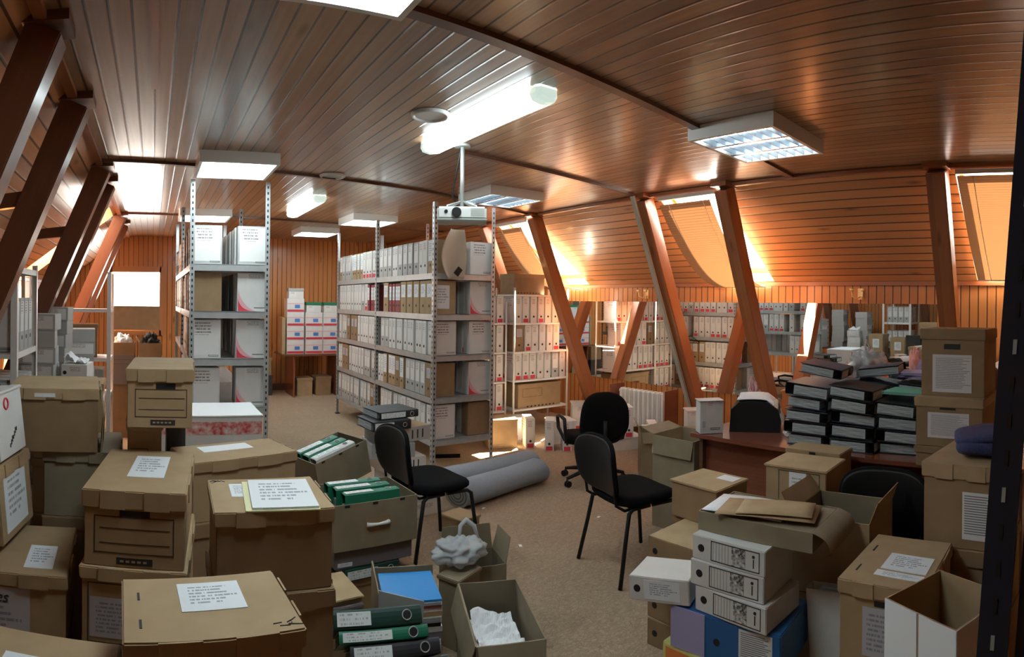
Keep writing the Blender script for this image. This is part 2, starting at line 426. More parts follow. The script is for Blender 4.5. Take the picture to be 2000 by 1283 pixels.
def slope(side, wins):
    mb = MB()
    def q(y0, y1, t0, t1):
        for off in (0, .04):
            mb.face([S(side, t0, y0, off), S(side, t0, y1, off), S(side, t1, y1, off), S(side, t1, y0, off)], SLOPE, [(y0, t0 * SLL), (y1, t0 * SLL), (y1, t1 * SLL), (y0, t1 * SLL)])
    y = Y0
    for a, b in wins:
        q(y, a, 0, 1); q(a, b, 0, .05); q(a, b, .965, 1); y = b
    q(y, Y1, 0, 1)
    return struct(mb.build('wall_slope_' + side))
RW = [(.20, .94), (3.09, 3.80), (5.96, 6.66)]
LW = [(6.75, 7.45)]
slope('right', RW); slope('left', LW)
nwin = 0
def roof_window(side, a, b):
    global nwin
    nwin += 1
    mb = MB(); e = .16
    for p, q in (((a, .05), (b, .05)), ((a, .965), (b, .965)), ((a, .05), (a, .965)), ((b, .05), (b, .965))):
        A = S(side, p[1], p[0]); B = S(side, q[1], q[0]); C = S(side, q[1], q[0], e); D = S(side, p[1], p[0], e)
        mb.face([A, B, C, D], ORANGEW)
    root = struct(mb.build('window_%d' % nwin))
    f = MB()
    for p, q in (((a, .05), (b, .05)), ((a, .965), (b, .965))): f.plank(S(side, p[1], p[0], e), S(side, q[1], q[0], e), .05, .05, ORANGEW, side=(0, 0, 1))
    for p, q in (((a, .05), (a, .965)), ((b, .05), (b, .965))): f.plank(S(side, p[1], p[0], e), S(side, q[1], q[0], e), .05, .05, ORANGEW)
    f.build('window_frame', root)
    g = MB(); P = [S(side, .05, a, e), S(side, .05, b, e), S(side, .965, b, e), S(side, .965, a, e)]; g.face(P, GL)
    g.build('window_pane', root)
for a, b in RW: roof_window('right', a, b)
for a, b in LW: roof_window('left', a, b)

def blind(a, b, sag, label, narrow=(.015, .05), tend=.94):
    """a venetian blind that hangs in front of a roof window and sags under its own weight"""
    root = thing('venetian_blind', label, 'blind', tuple(S('right', .03, (a + b) / 2)), group=None)
    off = Vector(root.location); n = 56
    def P(t, y): return S('right', t, y, -.035) + Vector((0, 0, -sag * 4 * t * (1 - t))) - off
    mb = MB(); mb.plank(S('right', .035, a + .01, -.03) - off, S('right', .035, b - .01, -.03) - off, .035, .03, WHITEP, side=(0, 0, 1)); mb.build('head_rail', root)
    s = MB()
    for i in range(n):
        t0 = .05 + (tend - .05) * i / n; t1 = t0 + (tend - .05) / n
        A, B, C, D = P(t0, a + narrow[0]), P(t0, b - narrow[1]), P(t1, b - narrow[1]), P(t1, a + narrow[0])
        nn = (B - A).cross(D - A).normalized(); k = .0035
        if nn.z > 0: nn = -nn
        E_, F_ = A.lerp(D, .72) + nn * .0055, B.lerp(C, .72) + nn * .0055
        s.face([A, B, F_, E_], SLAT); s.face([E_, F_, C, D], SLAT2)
    s.build('slats', root)
    for f in (.22, .80):
        y = a + (b - a) * f
        c = MB(); c.tube([P(.05 + (tend - .05) * i / 16, y) + Vector((-.012, 0, -.008)) for i in range(17)], .0036, WHITEP, 5); c.build('cord', root)
    c = MB(); c.plank(P(tend + .004, a + narrow[0]), P(tend + .004, b - narrow[1]), .02, .012, WHITEP, side=(0, 0, 1)); c.build('bottom_rail', root)
    return root
blind(*RW[2], .25, 'farthest orange-glowing venetian blind sagging from a roof window above the white shelves', (.13, .015))
blind(*RW[1], .22, 'middle orange-glowing venetian blind sagging between two slanting wooden posts', (.085, .015))
blind(*RW[0], .05, 'nearly flat tan venetian blind over the roof window at the far right', (.015, .02), .915)

# side walls
for nm, X, s in (('wall_right', WR, 1), ('wall_left', WL, -1)):
    mb = MB()
    for off in (0, .05):
        mb.face([(X + s * off, Y0, 0), (X + s * off, Y1, 0), (X + s * off, Y1, KN), (X + s * off, Y0, KN)], WALL, [(0, Y0), (0, Y1), (KN, Y1), (KN, Y0)])
    struct(mb.build(nm))
# far wall with its window opening, near wall behind the camera
WX0, WX1, WZ0, WZ1 = -.74, .15, 1.02, 2.10
mb = MB()
def wq(x0, x1, z0, z1, y, m=WALL):
    mb.face([(x0, y, z0), (x1, y, z0), (x1, y, z1), (x0, y, z1)], m, [(z0, x0), (z0, x1), (z1, x1), (z1, x0)])
for yy in (Y1, Y1 + .05):
    wq(WL - .2, WX0, 0, 2.75, yy); wq(WX1, WR + .2, 0, 2.75, yy); wq(WX0, WX1, 0, WZ0, yy); wq(WX0, WX1, WZ1, 2.75, yy)
struct(mb.build('wall_far'))
mb = MB(); wq(WL - .2, WR + .2, 0, 2.75, Y0); wq(WL - .2, WR + .2, 0, 2.75, Y0 - .05); struct(mb.build('wall_near'))
nwin += 1
f = MB()
for x0, x1, z0, z1 in ((WX0 - .07, WX0 + .03, WZ0 - .05, WZ1 + .07), (WX1 - .03, WX1 + .07, WZ0 - .05, WZ1 + .07), (WX0, WX1, WZ1 - .03, WZ1 + .07), (WX0, WX1, WZ0 - .05, WZ0 + .04)):
    f.box((x0, Y1 - .03, z0), (x1, Y1 + .16, z1), ORANGEW)
wroot = struct(f.build('window_%d' % nwin))
g = MB(); g.box((WX0, Y1 + .1, WZ0), (WX1, Y1 + .105, WZ1), GL); g.build('window_pane', wroot)
mb = MB(); mb.box((WX0 + .02, Y1 - .05, WZ0 + .04), (WX1 - .02, Y1 - .035, WZ0 + .46), KRAFT)
tag(mb.build('cardboard_sheet', bevel=.003), 'brown cardboard sheet standing across the bottom of the bright far window', 'cardboard')

# trims: strips on the ceiling and along its edges
ntrim = 0
def trim(p0, p1, wx=.05, wd=.02, side=(0, 1, 0), m=TRIM):
    global ntrim; ntrim += 1
    mb = MB(); mb.plank(p0, p1, wx, wd, m, side); return struct(mb.build('trim_%d' % ntrim))
zc = CH - .011
trim((.86, 1.97, zc), (4.33, 2.30, zc), .06, .022)
trim((-.44, 4.58, zc), (2.68, 5.17, zc), .05, .022)
trim((2.68, 5.17, zc), (4.33, 5.80, zc), .05, .022)
trim((-.44, 7.46, zc), (4.33, 8.05, zc), .05, .022)
trim((0, .6, zc), (0, 2.99, zc), .035, .022, (1, 0, 0), BEAM)
trim((XR - .02, Y0, CH - .02), (XR - .02, Y1, CH - .02), .05, .03, (1, 0, 0), BEAM)
trim((XL + .02, Y0, CH - .02), (XL + .02, Y1, CH - .02), .05, .03, (1, 0, 0), BEAM)
trim((WR - .02, Y0, KN), (WR - .02, Y1, KN), .04, .03, (0, 0, 1), BEAM)
trim((WL + .02, Y0, KN), (WL + .02, Y1, KN), .04, .03, (0, 0, 1), BEAM)
trim((1.5, Y1 - .015, .06), (WR, Y1 - .015, .06), .12, .02, (0, 0, 1), DESKW)
trim((WR - .012, 1.0, .045), (WR - .012, Y1, .045), .09, .02, (0, 0, 1), BEAM)

def post(side, y, label, w=.14, d=.15, m=BEAM, brace=False):
    sx = 1 if side == 'right' else -1
    top = Vector(((XR - .03) if sx > 0 else (XL + .03), y, CH)); bot = Vector(((WR - .08) if sx > 0 else (WL + .08), y, 0))
    root = thing('slanting_post', label, 'post', tuple(bot))
    mb = MB(); mb.plank(Vector((0, 0, .06)), top - bot - Vector((0, 0, .05)), w, d, m); mb.build('shaft', root, bevel=.006)
    c = MB(); c.box((-.10 * 1, -w / 2 - .012, 0), (.08, w / 2 + .012, .1), m); c.build('foot_block', root)
    c = MB(); t = top - bot; c.box((t.x - .10, -w / 2 - .018, t.z - .04), (t.x + .10, w / 2 + .018, t.z - .001), m); c.build('head_block', root)
    if brace:
        q = (top - bot) * .80; e = MB(); e.plank(q, q + Vector((sx * .52, 0, -.05)), .05, .08, m); e.build('brace', root)
    return root
for y, l in ((1.06, 'broad wooden slanting post just left of the tan blind at the far right'), (2.97, 'wooden slanting post crossing the middle orange blind'), (3.93, 'wooden slanting post with a cable duct running down its edge'),
             (5.72, 'wooden slanting post crossing the bright farthest blind'), (6.86, 'farthest right-hand slanting post, beyond the white tube shelves')):
    post('right', y, l, w=.13 if y > 1.1 else .15)
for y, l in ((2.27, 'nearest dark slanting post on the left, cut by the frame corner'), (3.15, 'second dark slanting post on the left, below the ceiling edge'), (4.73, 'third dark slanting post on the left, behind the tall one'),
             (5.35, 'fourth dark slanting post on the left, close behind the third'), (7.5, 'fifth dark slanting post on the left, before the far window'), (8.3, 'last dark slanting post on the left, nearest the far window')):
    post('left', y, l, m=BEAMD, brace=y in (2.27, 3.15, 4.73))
# cable duct on the ceiling and down the third post
dr = MB(); A = Vector((2.12, 3.66, CH - .012)); B = Vector((XR - .172, 3.955, CH - .012))
dr.plank(A, B, .045, .024, TRIM); ro = dr.build('cable_duct'); tag(ro, 'dark cable duct running from the projector mount across the ceiling and down a post', 'cable duct')
d2 = MB(); tp = Vector((XR - .172, 3.955, CH - .03)); bt = Vector((WR - .215, 3.955, .12)); d2.plank(tp, bt, .04, .03, GREYP); d2.build('duct_riser', ro)
for cy in (0,):
    pass
# mirror wall: five silvered panels between z .62 and 1.64
mroot = thing('wall_mirror', 'long panelled mirror on the right wall reflecting shelves and boxes', 'mirror', (WR, 4.8, .62))
ms = [1.33, 1.83, 3.35, 4.85, 6.55, 8.3]
for i in range(5):
    mb = MB(); mb.box((-.012, ms[i] - 4.8 + .002, 0), (-.002, ms[i + 1] - 4.8 - .002, 1.025), MIRROR); mb.build('mirror_panel', mroot)

# ------------------------------------------------------------------ ceiling lamps and projector
def box_lamp(x0, x1, y0, y1, label, louvre=False, es=None):
    cx, cy = (x0 + x1) / 2, (y0 + y1) / 2; w, d = x1 - x0, y1 - y0
    root = thing('ceiling_lamp', label, 'lamp', (cx, cy, CH))
    mb = MB()
    for a in ((-w / 2, -d / 2, w / 2, -d / 2 + .025), (-w / 2, d / 2 - .025, w / 2, d / 2), (-w / 2, -d / 2 + .025, -w / 2 + .025, d / 2 - .025), (w / 2 - .025, -d / 2 + .025, w / 2, d / 2 - .025)):
        mb.box((a[0], a[1], -.085), (a[2], a[3], 0), WHITEP)
    mb.box((-w / 2 + .02, -d / 2 + .02, -.012), (w / 2 - .02, d / 2 - .02, -.002), WHITEP)
    mb.build('housing', root)
    if not louvre:
        mb = MB(); mb.box((-w / 2 + .026, -d / 2 + .026, -.078), (w / 2 - .026, d / 2 - .026, -.070), TUBEL); mb.build('diffuser', root)
    else:
        tub = mat('lit_tube', (.9, .95, 1), .4, emis=(.85, .97, 1.0), es=9)
        for k in range(3):
            mb = MB(); x = -w / 2 + w * (k + .5) / 3; mb.tube([(x, -d / 2 + .03, -.045), (x, d / 2 - .03, -.045)], .013, tub, 10); mb.build('tube', root)
        mb = MB()
        for k in range(1, 3): x = -w / 2 + w * k / 3; mb.box((x - .012, -d / 2 + .026, -.084), (x + .012, d / 2 - .026, -.03), LOUV)
        for k in range(1, 9): y = -d / 2 + d * k / 9; mb.box((-w / 2 + .026, y - .003, -.082), (w / 2 - .026, y + .003, -.035), LOUV)
        mb.build('louvre', root)
    return root
box_lamp(.33, .93, 4.26, 4.86, 'square lit ceiling lamp above the near end of the left metal rack')
box_lamp(.32, .95, 7.05, 7.65, 'square lit ceiling lamp farther back above the left metal rack')
box_lamp(.25, .85, 1.32, 1.92, 'square lit ceiling lamp cut by the top edge of the picture')
box_lamp(2.83, 3.50, 1.62, 2.22, 'square louvred ceiling lamp with glowing cells at the upper right', True)
box_lamp(2.93, 3.55, 4.55, 5.15, 'square louvred ceiling lamp behind the projector', True)
box_lamp(2.42, 3.02, 6.85, 7.45, 'square lit ceiling lamp above the far bay of the central rack')
box_lamp(2.15, 2.75, 8.4, 9.0, 'small looking far ceiling lamp nearest the back wall')
LITCAP = mat('glowing_end_cap', (.7, .76, .72), .4, emis=(.75, .95, .85), es=.28)
def tube_lamp(x, y0, y1, label, z=CH):
    root = thing('tube_lamp', label, 'lamp', (x, (y0 + y1) / 2, z)); L = y1 - y0
    prof = [(-.068, -.005), (-.072, -.035), (-.055, -.062), (0, -.072), (.055, -.062), (.072, -.035), (.068, -.005)]
    mb = MB()
    for i in range(6):
        (a, za), (b, zb) = prof[i], prof[i + 1]
        mb.face([(a, -L / 2 + .05, za), (b, -L / 2 + .05, zb), (b, L / 2 - .05, zb), (a, L / 2 - .05, za)], TUBEL, smooth=True)
    mb.build('diffuser', root)
    mb = MB(); mb.box((-.06, -L / 2 + .05, -.02), (.06, L / 2 - .05, -.001), WHITEP); mb.build('base', root)
    for s in (-1, 1):
        mb = MB(); y = s * (L / 2 - .05)
        ring = lambda yy, k: [(a * k, yy, zz * k) for a, zz in prof]
        r0, r1, r2 = ring(y, 1.03), ring(y + s * .045, .98), ring(y + s * .065, .7)
        for A, B in ((r0, r1), (r1, r2)):
            for i in range(6): mb.face([A[i], A[i + 1], B[i + 1], B[i]], LITCAP, smooth=True)
        mb.face(r2, LITCAP); mb.build('end_cap', root)
    return root
tube_lamp(1.83, 2.33, 3.63, 'long lit tube lamp in the middle of the ceiling')
tube_lamp(1.70, 5.85, 7.1, 'far lit tube lamp above the aisle between the racks')
for x, y, l in ((1.53, 3.03, 'round white ceiling ring beside the long tube lamp'), (1.52, 4.86, 'round dull ceiling ring above the aisle between the racks')):
    root = thing('ceiling_ring', l, 'ceiling fitting', (x, y, CH))
    mb = MB(); R0, R1 = .115, .085
    mb.grid(32, 4, lambda u, v: Vector(((R0 - (R0 - R1) * v) * math.cos(2 * PI * u), (R0 - (R0 - R1) * v) * math.sin(2 * PI * u), -.003 - .02 * math.sin(PI * v))), WHITEP); mb.build('ring', root)
    mb = MB(); mb.cyl((0, 0, -.012), R1, .01, WHITEP if y < 4 else GREYP, 28); mb.build('dish', root)

pr = thing('projector', 'grey projector hanging from the ceiling on a pole', 'projector', (2.02, 3.50, 2.17))
pr.rotation_euler = (0, 0, -DEG(30))
mb = MB(); mb.box((-.165, -.12, 0), (.165, .12, .085), WHITEP, tops=GREYP); mb.build('case', pr, bevel=.012)
mb = MB(); mb.box((-.168, -.118, -.012), (.168, .118, .012), GREYP); mb.build('underside', pr, bevel=.006)
mb = MB(); mb.cyl((-.035, -.118, .045), .032, -.018, BLACKP, 24, axis=(0, 1, 0)); mb.build('lens', pr)
mb = MB(); mb.cyl((-.105, -.119, .05), .012, -.006, BLACKP, 16, axis=(0, 1, 0)); mb.build('sensor', pr)
mb = MB()
for k in range(7): mb.box((.06, -.1215, .02 + k * .008), (.15, -.1195, .024 + k * .008), GREYP)
mb.build('vent', pr)
mb = MB(); mb.tube([(0, .02, .08), (0, .02, .52)], .014, STEEL, 12); mb.cyl((0, .02, .512), .055, .018, GREYP, 24); mb.build('ceiling_pole', pr)
mb = MB()
for a in (-.1, .1):
    mb.tube([(0, .02, .14), (a, -.04, .10), (a, -.05, .08)], .008, STEEL, 6)
    mb.tube([(0, .02, .14), (a, .08, .10), (a, .09, .08)], .008, STEEL, 6)
mb.build('bracket', pr)
mb = MB(); mb.tube([(-.02, .09, .08), (-.07, .08, .2), (-.045, .06, .33), (-.02, .04, .45), (-.01, .03, .53)], .007, BLACKP, 6); mb.build('cable', pr)

# ------------------------------------------------------------------ archive boxes and binders for the racks
def swoosh(mb, fr):
    o, u, v, n, W, H = fr
    def pt(a, b): return o + u * W * a + v * H * b + n * .0014
    N = 10; outer = []; inner = []
    for i in range(N + 1):
        t = i / N; outer.append((.02 + .62 * t ** 1.7, .62 * (1 - t) ** 1.5 + .01)); inner.append((.02 + .50 * t ** 2.2, .40 * (1 - t) ** 1.6 + .01))
    pink = mat('pink_ink', (.74, .38, .42), .6)
    for i in range(N):
        mb.face([pt(*inner[i]), pt(*inner[i + 1]), pt(*outer[i + 1]), pt(*outer[i])], pink, [(0, 0)] * 4)
        mb.face([pt(.02, .01), pt(*inner[i + 1]), pt(*inner[i])], RED, [(0, 0)] * 3)
def file_box(kind):
    w = {'wr': .10, 'wt': .10, 'wk': .10, 'k': .12, 'kd': .13, 'bk': .075, 'rd': .075, 'gw': .115, 'sw': .11, 'wx': .11, 'kb': .14, 'ws': .085, 'bg': .075, 'wd': .075}[kind]
    d, h = .26, (.33 if kind not in ('bk', 'rd', 'bg', 'wd') else .315)
    root = thing('archive_box' if kind not in ('bk', 'rd', 'bg', 'wd') else 'ring_binder', 'x', 'archive box' if kind not in ('bk', 'rd', 'bg', 'wd') else 'binder')
    body = {'wr': WHITEB, 'wt': WHITEB, 'wk': KRAFT, 'k': KRAFT, 'kd': KRAFTD, 'bk': BLACKC, 'rd': mat('dark_red_board', (.25, .03, .035), .5), 'gw': GREYB, 'sw': WHITEB, 'wx': WHITEB, 'kb': KRAFT, 'ws': WHITEB, 'bg': GREENC, 'wd': WHITEB}[kind]
    mb = MB(); mb.box((-w / 2, -d / 2, 0), (w / 2, d / 2, h), body); mb.build('body', root, bevel=.002)
    fr = lambda f: face_frame(f, w, d, h)
    hole = MB(); disc(hole, fr('front'), .5, .24 if kind != 'wx' else .55, .014, HOLE); hole.build('finger_hole', root)
    p = MB(); F_ = fr('front')
    if kind == 'wr':
        decalq(p, F_, .12, .88, .34, .93, TXT); decal(p, F_, .14, .86, .02, .16, RED)
        for s in ('left', 'right'): decalq(p, fr(s), .06, .94, .1, .95, TXTP); decal(p, fr(s), .03, .18, .03, .18, RED)
    elif kind in ('wt', 'ws', 'wx', 'gw'):
        decalq(p, F_, .12, .88, .36, .93, TXT)
        for s in ('left', 'right'): decalq(p, fr(s), .06, .94, .08, .95, TXT); frame_lines(p, fr(s), .60, .92, .05, .09, PRINTB, .003)
    elif kind == 'wk': decalq(p, F_, .06, .94, .36, .97, LAB)
    elif kind in ('k', 'kb'):
        decalq(p, F_, .15, .85, .5, .9, LAB)
        for s in ('left', 'right'): decalq(p, fr(s), .12, .72, .16, .86, LAB)
    elif kind == 'kd':
        decalq(p, F_, .2, .8, .55, .85, LABG)
    elif kind == 'sw':
        decalq(p, F_, .12, .88, .34, .93, TXT); decal(p, F_, .14, .86, .02, .16, RED)
        for s in ('left', 'right'): decalq(p, fr(s), .3, .96, .66, .97, TXT); swoosh(p, fr(s)); decal(p, fr(s), .55, .92, .09, .105, PRINTB)
    else: decalq(p, F_, .12, .88, .42, .9, SPL)
    p.build('print', root)
    return root, w
PROTO = {}
def put(kind, loc, rz, label, group, rot=None):
    if kind not in PROTO:
        r, w = file_box(kind); PROTO[kind] = [r, w, None]
        r.location = loc; r.rotation_euler = rot or (0, 0, rz); r['label'] = label
        if group: r['group'] = group
        PROTO[kind][2] = tree_of(r); return r
    r = PROTO[kind][0]
    o = dup(r, PROTO[kind][2], loc, rz, label, group, rot)
    if not group and 'group' in o: del o['group']
    return o
WID = {'wr': .10, 'wt': .10, 'wk': .10, 'k': .12, 'kd': .13, 'bk': .075, 'rd': .075, 'gw': .115, 'sw': .11, 'wx': .11, 'kb': .14, 'ws': .085, 'bg': .075, 'wd': .075}
DESC = {'wr': 'white archive box with red square', 'wt': 'white archive box with printed text', 'wk': 'brown archive box with long white label', 'k': 'brown archive box with small label',
        'kd': 'plain dark brown archive box', 'bk': 'black ring binder', 'rd': 'dark red ring binder', 'gw': 'grey-white archive box', 'sw': 'white archive box with red swoosh', 'wx': 'wide white archive box with printed text',
        'kb': 'wide brown archive box with white label', 'ws': 'slim white archive box', 'bg': 'green ring binder', 'wd': 'white ring binder'}
LEVN = ['bottom', 'second', 'middle', 'fourth', 'top']

def angle_post(mb, x, y, z0, z1, sx, sy, m, slots=True, wd=.04, lean=(0, 0)):
    """an L-shaped upright with rows of slots; sx, sy point to the inside of its rack"""
    M = Matrix.Shear('XY', 4, (lean[0], lean[1])) if lean != (0, 0) else None
    xa, xb = sorted((x, x + sx * wd)); ya, yb = sorted((y, y + sy * .003)); mb.box((xa, ya, z0), (xb, yb, z1), m, M)
    xa, xb = sorted((x, x + sx * .003)); ya, yb = sorted((y + sy * .003, y + sy * wd)); mb.box((xa, ya, z0), (xb, yb, z1), m, M)
    if slots:
        z = z0 + .05
        while z < z1 - .03:
            for q in (.5,):
                xc = x + sx * wd * q; mb.box((xc - .006, min(y - sy * .001, y - sy * .0), z), (xc + .006, max(y - sy * .001, y), z + .022), HOLE, M)
                yc = y + sy * wd * q; mb.box((min(x - sx * .001, x), yc - .006, z), (max(x - sx * .001, x), yc + .006, z + .022), HOLE, M)
            z += .05
def rack(name, label, x0, x1, ys, levels, top, m, cat='rack', slots=True, th=.055):
    root = thing(name, label, cat, (x0, ys[0], 0)); w = x1 - x0
    for i, y in enumerate(ys):
        yy = y - ys[0]
        for sx, x in ((1, 0), (-1, w)):
            mb = MB(); sy = 1 if i < len(ys) - 1 else -1
            angle_post(mb, x, yy, .012, top, sx, sy, m, slots); p = mb.build('upright', root)
            f = MB(); f.box((x - .03 + sx * .02, yy - .03 + sy * .02, 0), (x + .03 + sx * .02, yy + .03 + sy * .02, .012), BLACKP); f.build('foot', root)
    for i in range(len(ys) - 1):
        for z in levels:
            mb = MB(); a, b = ys[i] - ys[0] + .004, ys[i + 1] - ys[0] - .002
            mb.box((.004, a, z - .004), (w - .004, b, z), m)
            for q in ((.003, a, .006, b), (w - .006, a, w - .003, b)): mb.box((q[0], q[1], z - th), (q[2], q[3], z + .003), m)
            for q in (a, b - .003): mb.box((.006, q, z - th), (w - .006, q + .003, z + .003), m)
            mb.build('shelf', root)
    return root
def fill(X, sgn, y0, y1, z, kinds, rack_name, lev, side, ends=None, wob=.03, gap=0.0, seed=0):
    """a row of boxes along Y; spines face -X when sgn < 0; ends = kind of the first (nearest) box"""
    rnd = random.Random(seed); y = y0; rz = -PI / 2 if sgn < 0 else PI / 2; first = True; seq = 0
    while True:
        if first and ends: k = ends
        else:
            if seq <= 0: cur = rnd.choice(kinds); seq = rnd.randint(1, 4)
            k = cur; seq -= 1
        w = WID[k]
        if y + w > y1: break
        if first or rnd.random() > gap:
            xx = X - sgn * (.132 + rnd.uniform(0, .02)); a = rz + (rnd.uniform(-wob, wob) if not first else 0) * .4
            if first and ends: lab = '%s, near end, %s shelf, %s, %s' % (DESC[k], lev, rack_name, side); grp = None
            else: lab = '%s, %s shelf, %s, %s' % (DESC[k], lev, rack_name, side); grp = '%s row on the %s shelf of the %s %s' % (DESC[k], lev, rack_name, side)
            put(k, (xx, y + w / 2 + .002, z + .0035), a, lab, grp)
        y += w + .004 + (rnd.uniform(0, .012)); first = False

LV = [.27, .68, 1.09, 1.49, 1.89]
rack('metal_rack', 'long central galvanised rack of archive boxes under the projector', 2.60, 3.30, [5.03, 6.52, 8.03], LV, 2.58, STEEL)
rack('metal_rack', 'narrower looking galvanised rack left of the empty aisle', .31, .99, [4.93, 6.45, 7.95], [.22] + [z + .02 for z in LV[1:]], 2.62, STEEL)
KB = {4: (['wt', 'wk', 'wr', 'ws', 'k', 'gw'], ['gw', 'wr', 'wt', 'ws']), 3: (['gw', 'wr', 'kb', 'ws', 'rd', 'kd'], ['wr', 'wt', 'gw']), 2: (['ws', 'gw', 'ws', 'wt', 'kd'], ['wr', 'wr', 'gw', 'wt']),
      1: (['wd', 'wk', 'k', 'gw', 'kd', 'ws'], ['wr', 'wt', 'k']), 0: (['gw', 'kd', 'wt', 'gw'], ['wr', 'wr', 'kd', 'wt'])}
EB = {4: ('wk', 'wx'), 3: ('kb', 'sw'), 2: ('wx', 'wx'), 1: ('kd', 'sw'), 0: ('wx', 'kd')}
for i, z in enumerate(LV):
    a, b = KB[i]
    for j, (y0, y1) in enumerate(((5.075, 6.46), (6.57, 7.97))):
        fill(2.60, -1, y0, y1, z, a, 'central rack', LEVN[i], 'aisle side', EB[i][0] if j == 0 else None, seed=i * 11 + j, gap=.04)
        if i > 0 or j == 0: fill(3.30, 1, y0, y1, z, b, 'central rack', LEVN[i], 'window side', EB[i][1] if j == 0 else None, seed=i * 13 + j + 50, gap=.03)
EA = {4: ('gw', 'gw'), 3: ('kd', 'sw'), 2: ('wx', 'sw'), 1: ('wx', 'sw')}
for i in range(1, 5):
    z = LV[i] + .02
    for j, (y0, y1) in enumerate(((4.975, 6.38), (6.50, 7.88))[:2 if i > 2 else 1]):
        fill(.31, -1, y0, y1, z, ['gw', 'kd', 'wt', 'bk'], 'left rack', LEVN[i], 'wall side', EA[i][0] if j == 0 else None, seed=i * 17 + j + 100)
    fill(.99, 1, 4.975, 6.38 if i > 1 else 5.4, z, ['wt', 'wr', 'gw'], 'left rack', LEVN[i], 'aisle side', EA[i][1], seed=i * 19 + 200, gap=.1)

# ------------------------------------------------------------------ cardboard boxes
def lidded(label, c, z, w, d, h, rz, m=KRAFT, lid=.07, marks=(), name='lidded_box', cat='box', group=None, tilt=None, lidm=None, jit=.004, side_holes=True):
    """an archive carton with a separate lift-off lid; marks are (face, a0, a1, b0, b1, kind) in fractions of the face"""
    rnd = random.Random(label)
    root = thing(name, label, cat, (c[0], c[1], z), rz, group)
    if tilt: root.rotation_euler = (tilt[0], tilt[1], rz)
    bw, bd = w - .016, d - .016
    mb = MB(); J = lambda: rnd.uniform(-jit, jit)
    def hexbox(w_, d_, z0, z1, jj, mm):
        mb.hexa([Vector((-w_ / 2, -d_ / 2, z0)), Vector((w_ / 2, -d_ / 2, z0)), Vector((w_ / 2, d_ / 2, z0)), Vector((-w_ / 2, d_ / 2, z0)),
                 Vector((-w_ / 2 + jj(), -d_ / 2 + jj(), z1)), Vector((w_ / 2 + jj(), -d_ / 2 + jj(), z1)), Vector((w_ / 2 + jj(), d_ / 2 + jj(), z1)), Vector((-w_ / 2 + jj(), d_ / 2 + jj(), z1))], mm)
    hexbox(bw, bd, 0, h - .01, lambda: 0, m); mb.build('body', root, bevel=.003)
    mb = MB()
    jj = lambda: rnd.uniform(-jit, 0)
    hexbox(w, d, h - lid, h, jj, lidm or m)
    lo = mb.build('lid', root, bevel=.004)
    if lid > .03:
        s = MB()      # tuck slots on the lid and the raised lip of its flap
        for a in (.14, .56):
            fr = face_frame('top', w, d, h)
            s.box((-w / 2 + .035, -d / 2 + d * (a + .05), h - .002), (-w / 2 + .041, -d / 2 + d * (a + .17), h + .0015), HOLE)
            if 'slots' in [k[0] for k in marks]: s.build('tuck_slot', root)
            s = MB()
        if math.hypot(c[0], c[1]) < 3.2 and z > .1:
            for f in ('front', 'right'):
                for q0 in (.18, .60):
                    e = MB(); decal(e, face_frame(f, w, d, h), q0, q0 + .24, (h - lid) / h, 1.0, lidm or m, .004); e.build('lid_tab', root)
    for mk in marks:
        if mk[0] == 'slots': continue
        f, a0, a1, b0, b1, kind = mk[:6]; skew = mk[6] if len(mk) > 6 else 0
        fr = face_frame(f, bw, bd, h) if f != 'top' else face_frame('top', w, d, h)
        if b0 * h > h - lid and f != 'top': fr = face_frame(f, w + .008, d + .008, h)
        p = MB()
        if kind in ('LAB', 'LABD', 'LABL', 'LABG', 'SNOW', 'RED', 'REDP', 'TXT', 'TXTP'): decalq(p, fr, a0, a1, b0, b1, globals()[kind], .0016, skew); p.build('paper_label' if kind[0] == 'L' or kind == 'SNOW' else 'print', root)
        elif kind == 'drawer':
            frame_lines(p, fr, a0, a1, b0, b1, PRINTBR, .0035, (b0 + (b1 - b0) * .26, b0 + (b1 - b0) * .66)); p.build('printed_frame', root)
        elif kind == 'grip':
            decal(p, fr, a0, a1, b0, b1, HOLE, .001); p.build('hand_hole', root)
        elif kind == 'logo':
            decal(p, fr, a0, a1, b0, b1, PRINTB, .0015)
            for q in range(5): decal(p, fr, a0 + (a1 - a0) * (.1 + .16 * q), a0 + (a1 - a0) * (.2 + .16 * q), b0 + (b1 - b0) * .35, b0 + (b1 - b0) * .65, m, .0022)
            p.build('printed_badge', root)
        elif kind == 'frame': frame_lines(p, fr, a0, a1, b0, b1, PRINTB, .003); p.build('printed_frame', root)
        elif kind == 'dots':
            for q in range(8): p = MB(); decal(p, fr, a0 + (a1 - a0) * q / 8, a0 + (a1 - a0) * (q + .4) / 8, b0, b1, HOLE, .0012); p.build('punched_slot', root)
        elif kind == 'pen':
            rr = random.Random(label + 'pen')
            for q in range(6):
                x = a0 + (a1 - a0) * rr.random(); y = b0 + (b1 - b0) * rr.random(); o, u, v, n, W, H = fr
                P0 = o + u * W * x + v * H * y + n * .001; P1 = P0 + u * rr.uniform(-.03, .04) + v * rr.uniform(-.015, .03); p = MB(); p.tube([P0, P1], .0012, PRINTB, 5); p.build('pen_stroke', root)
    return root
def from_quad(FL, FR, BK, z):
    """footprint read off the photo at height z: front-left, front-right, and a point on the back edge right above front-right"""
    a, b, c = G(*FL, z), G(*FR, z), G(*BK, z)
    rz = math.atan2(b.y - a.y, b.x - a.x); w = (b - a).length; n = Vector((-math.sin(rz), math.cos(rz), 0)); d = abs((c - b).dot(n))
    return corner(a, w, d, rz), w, d, rz
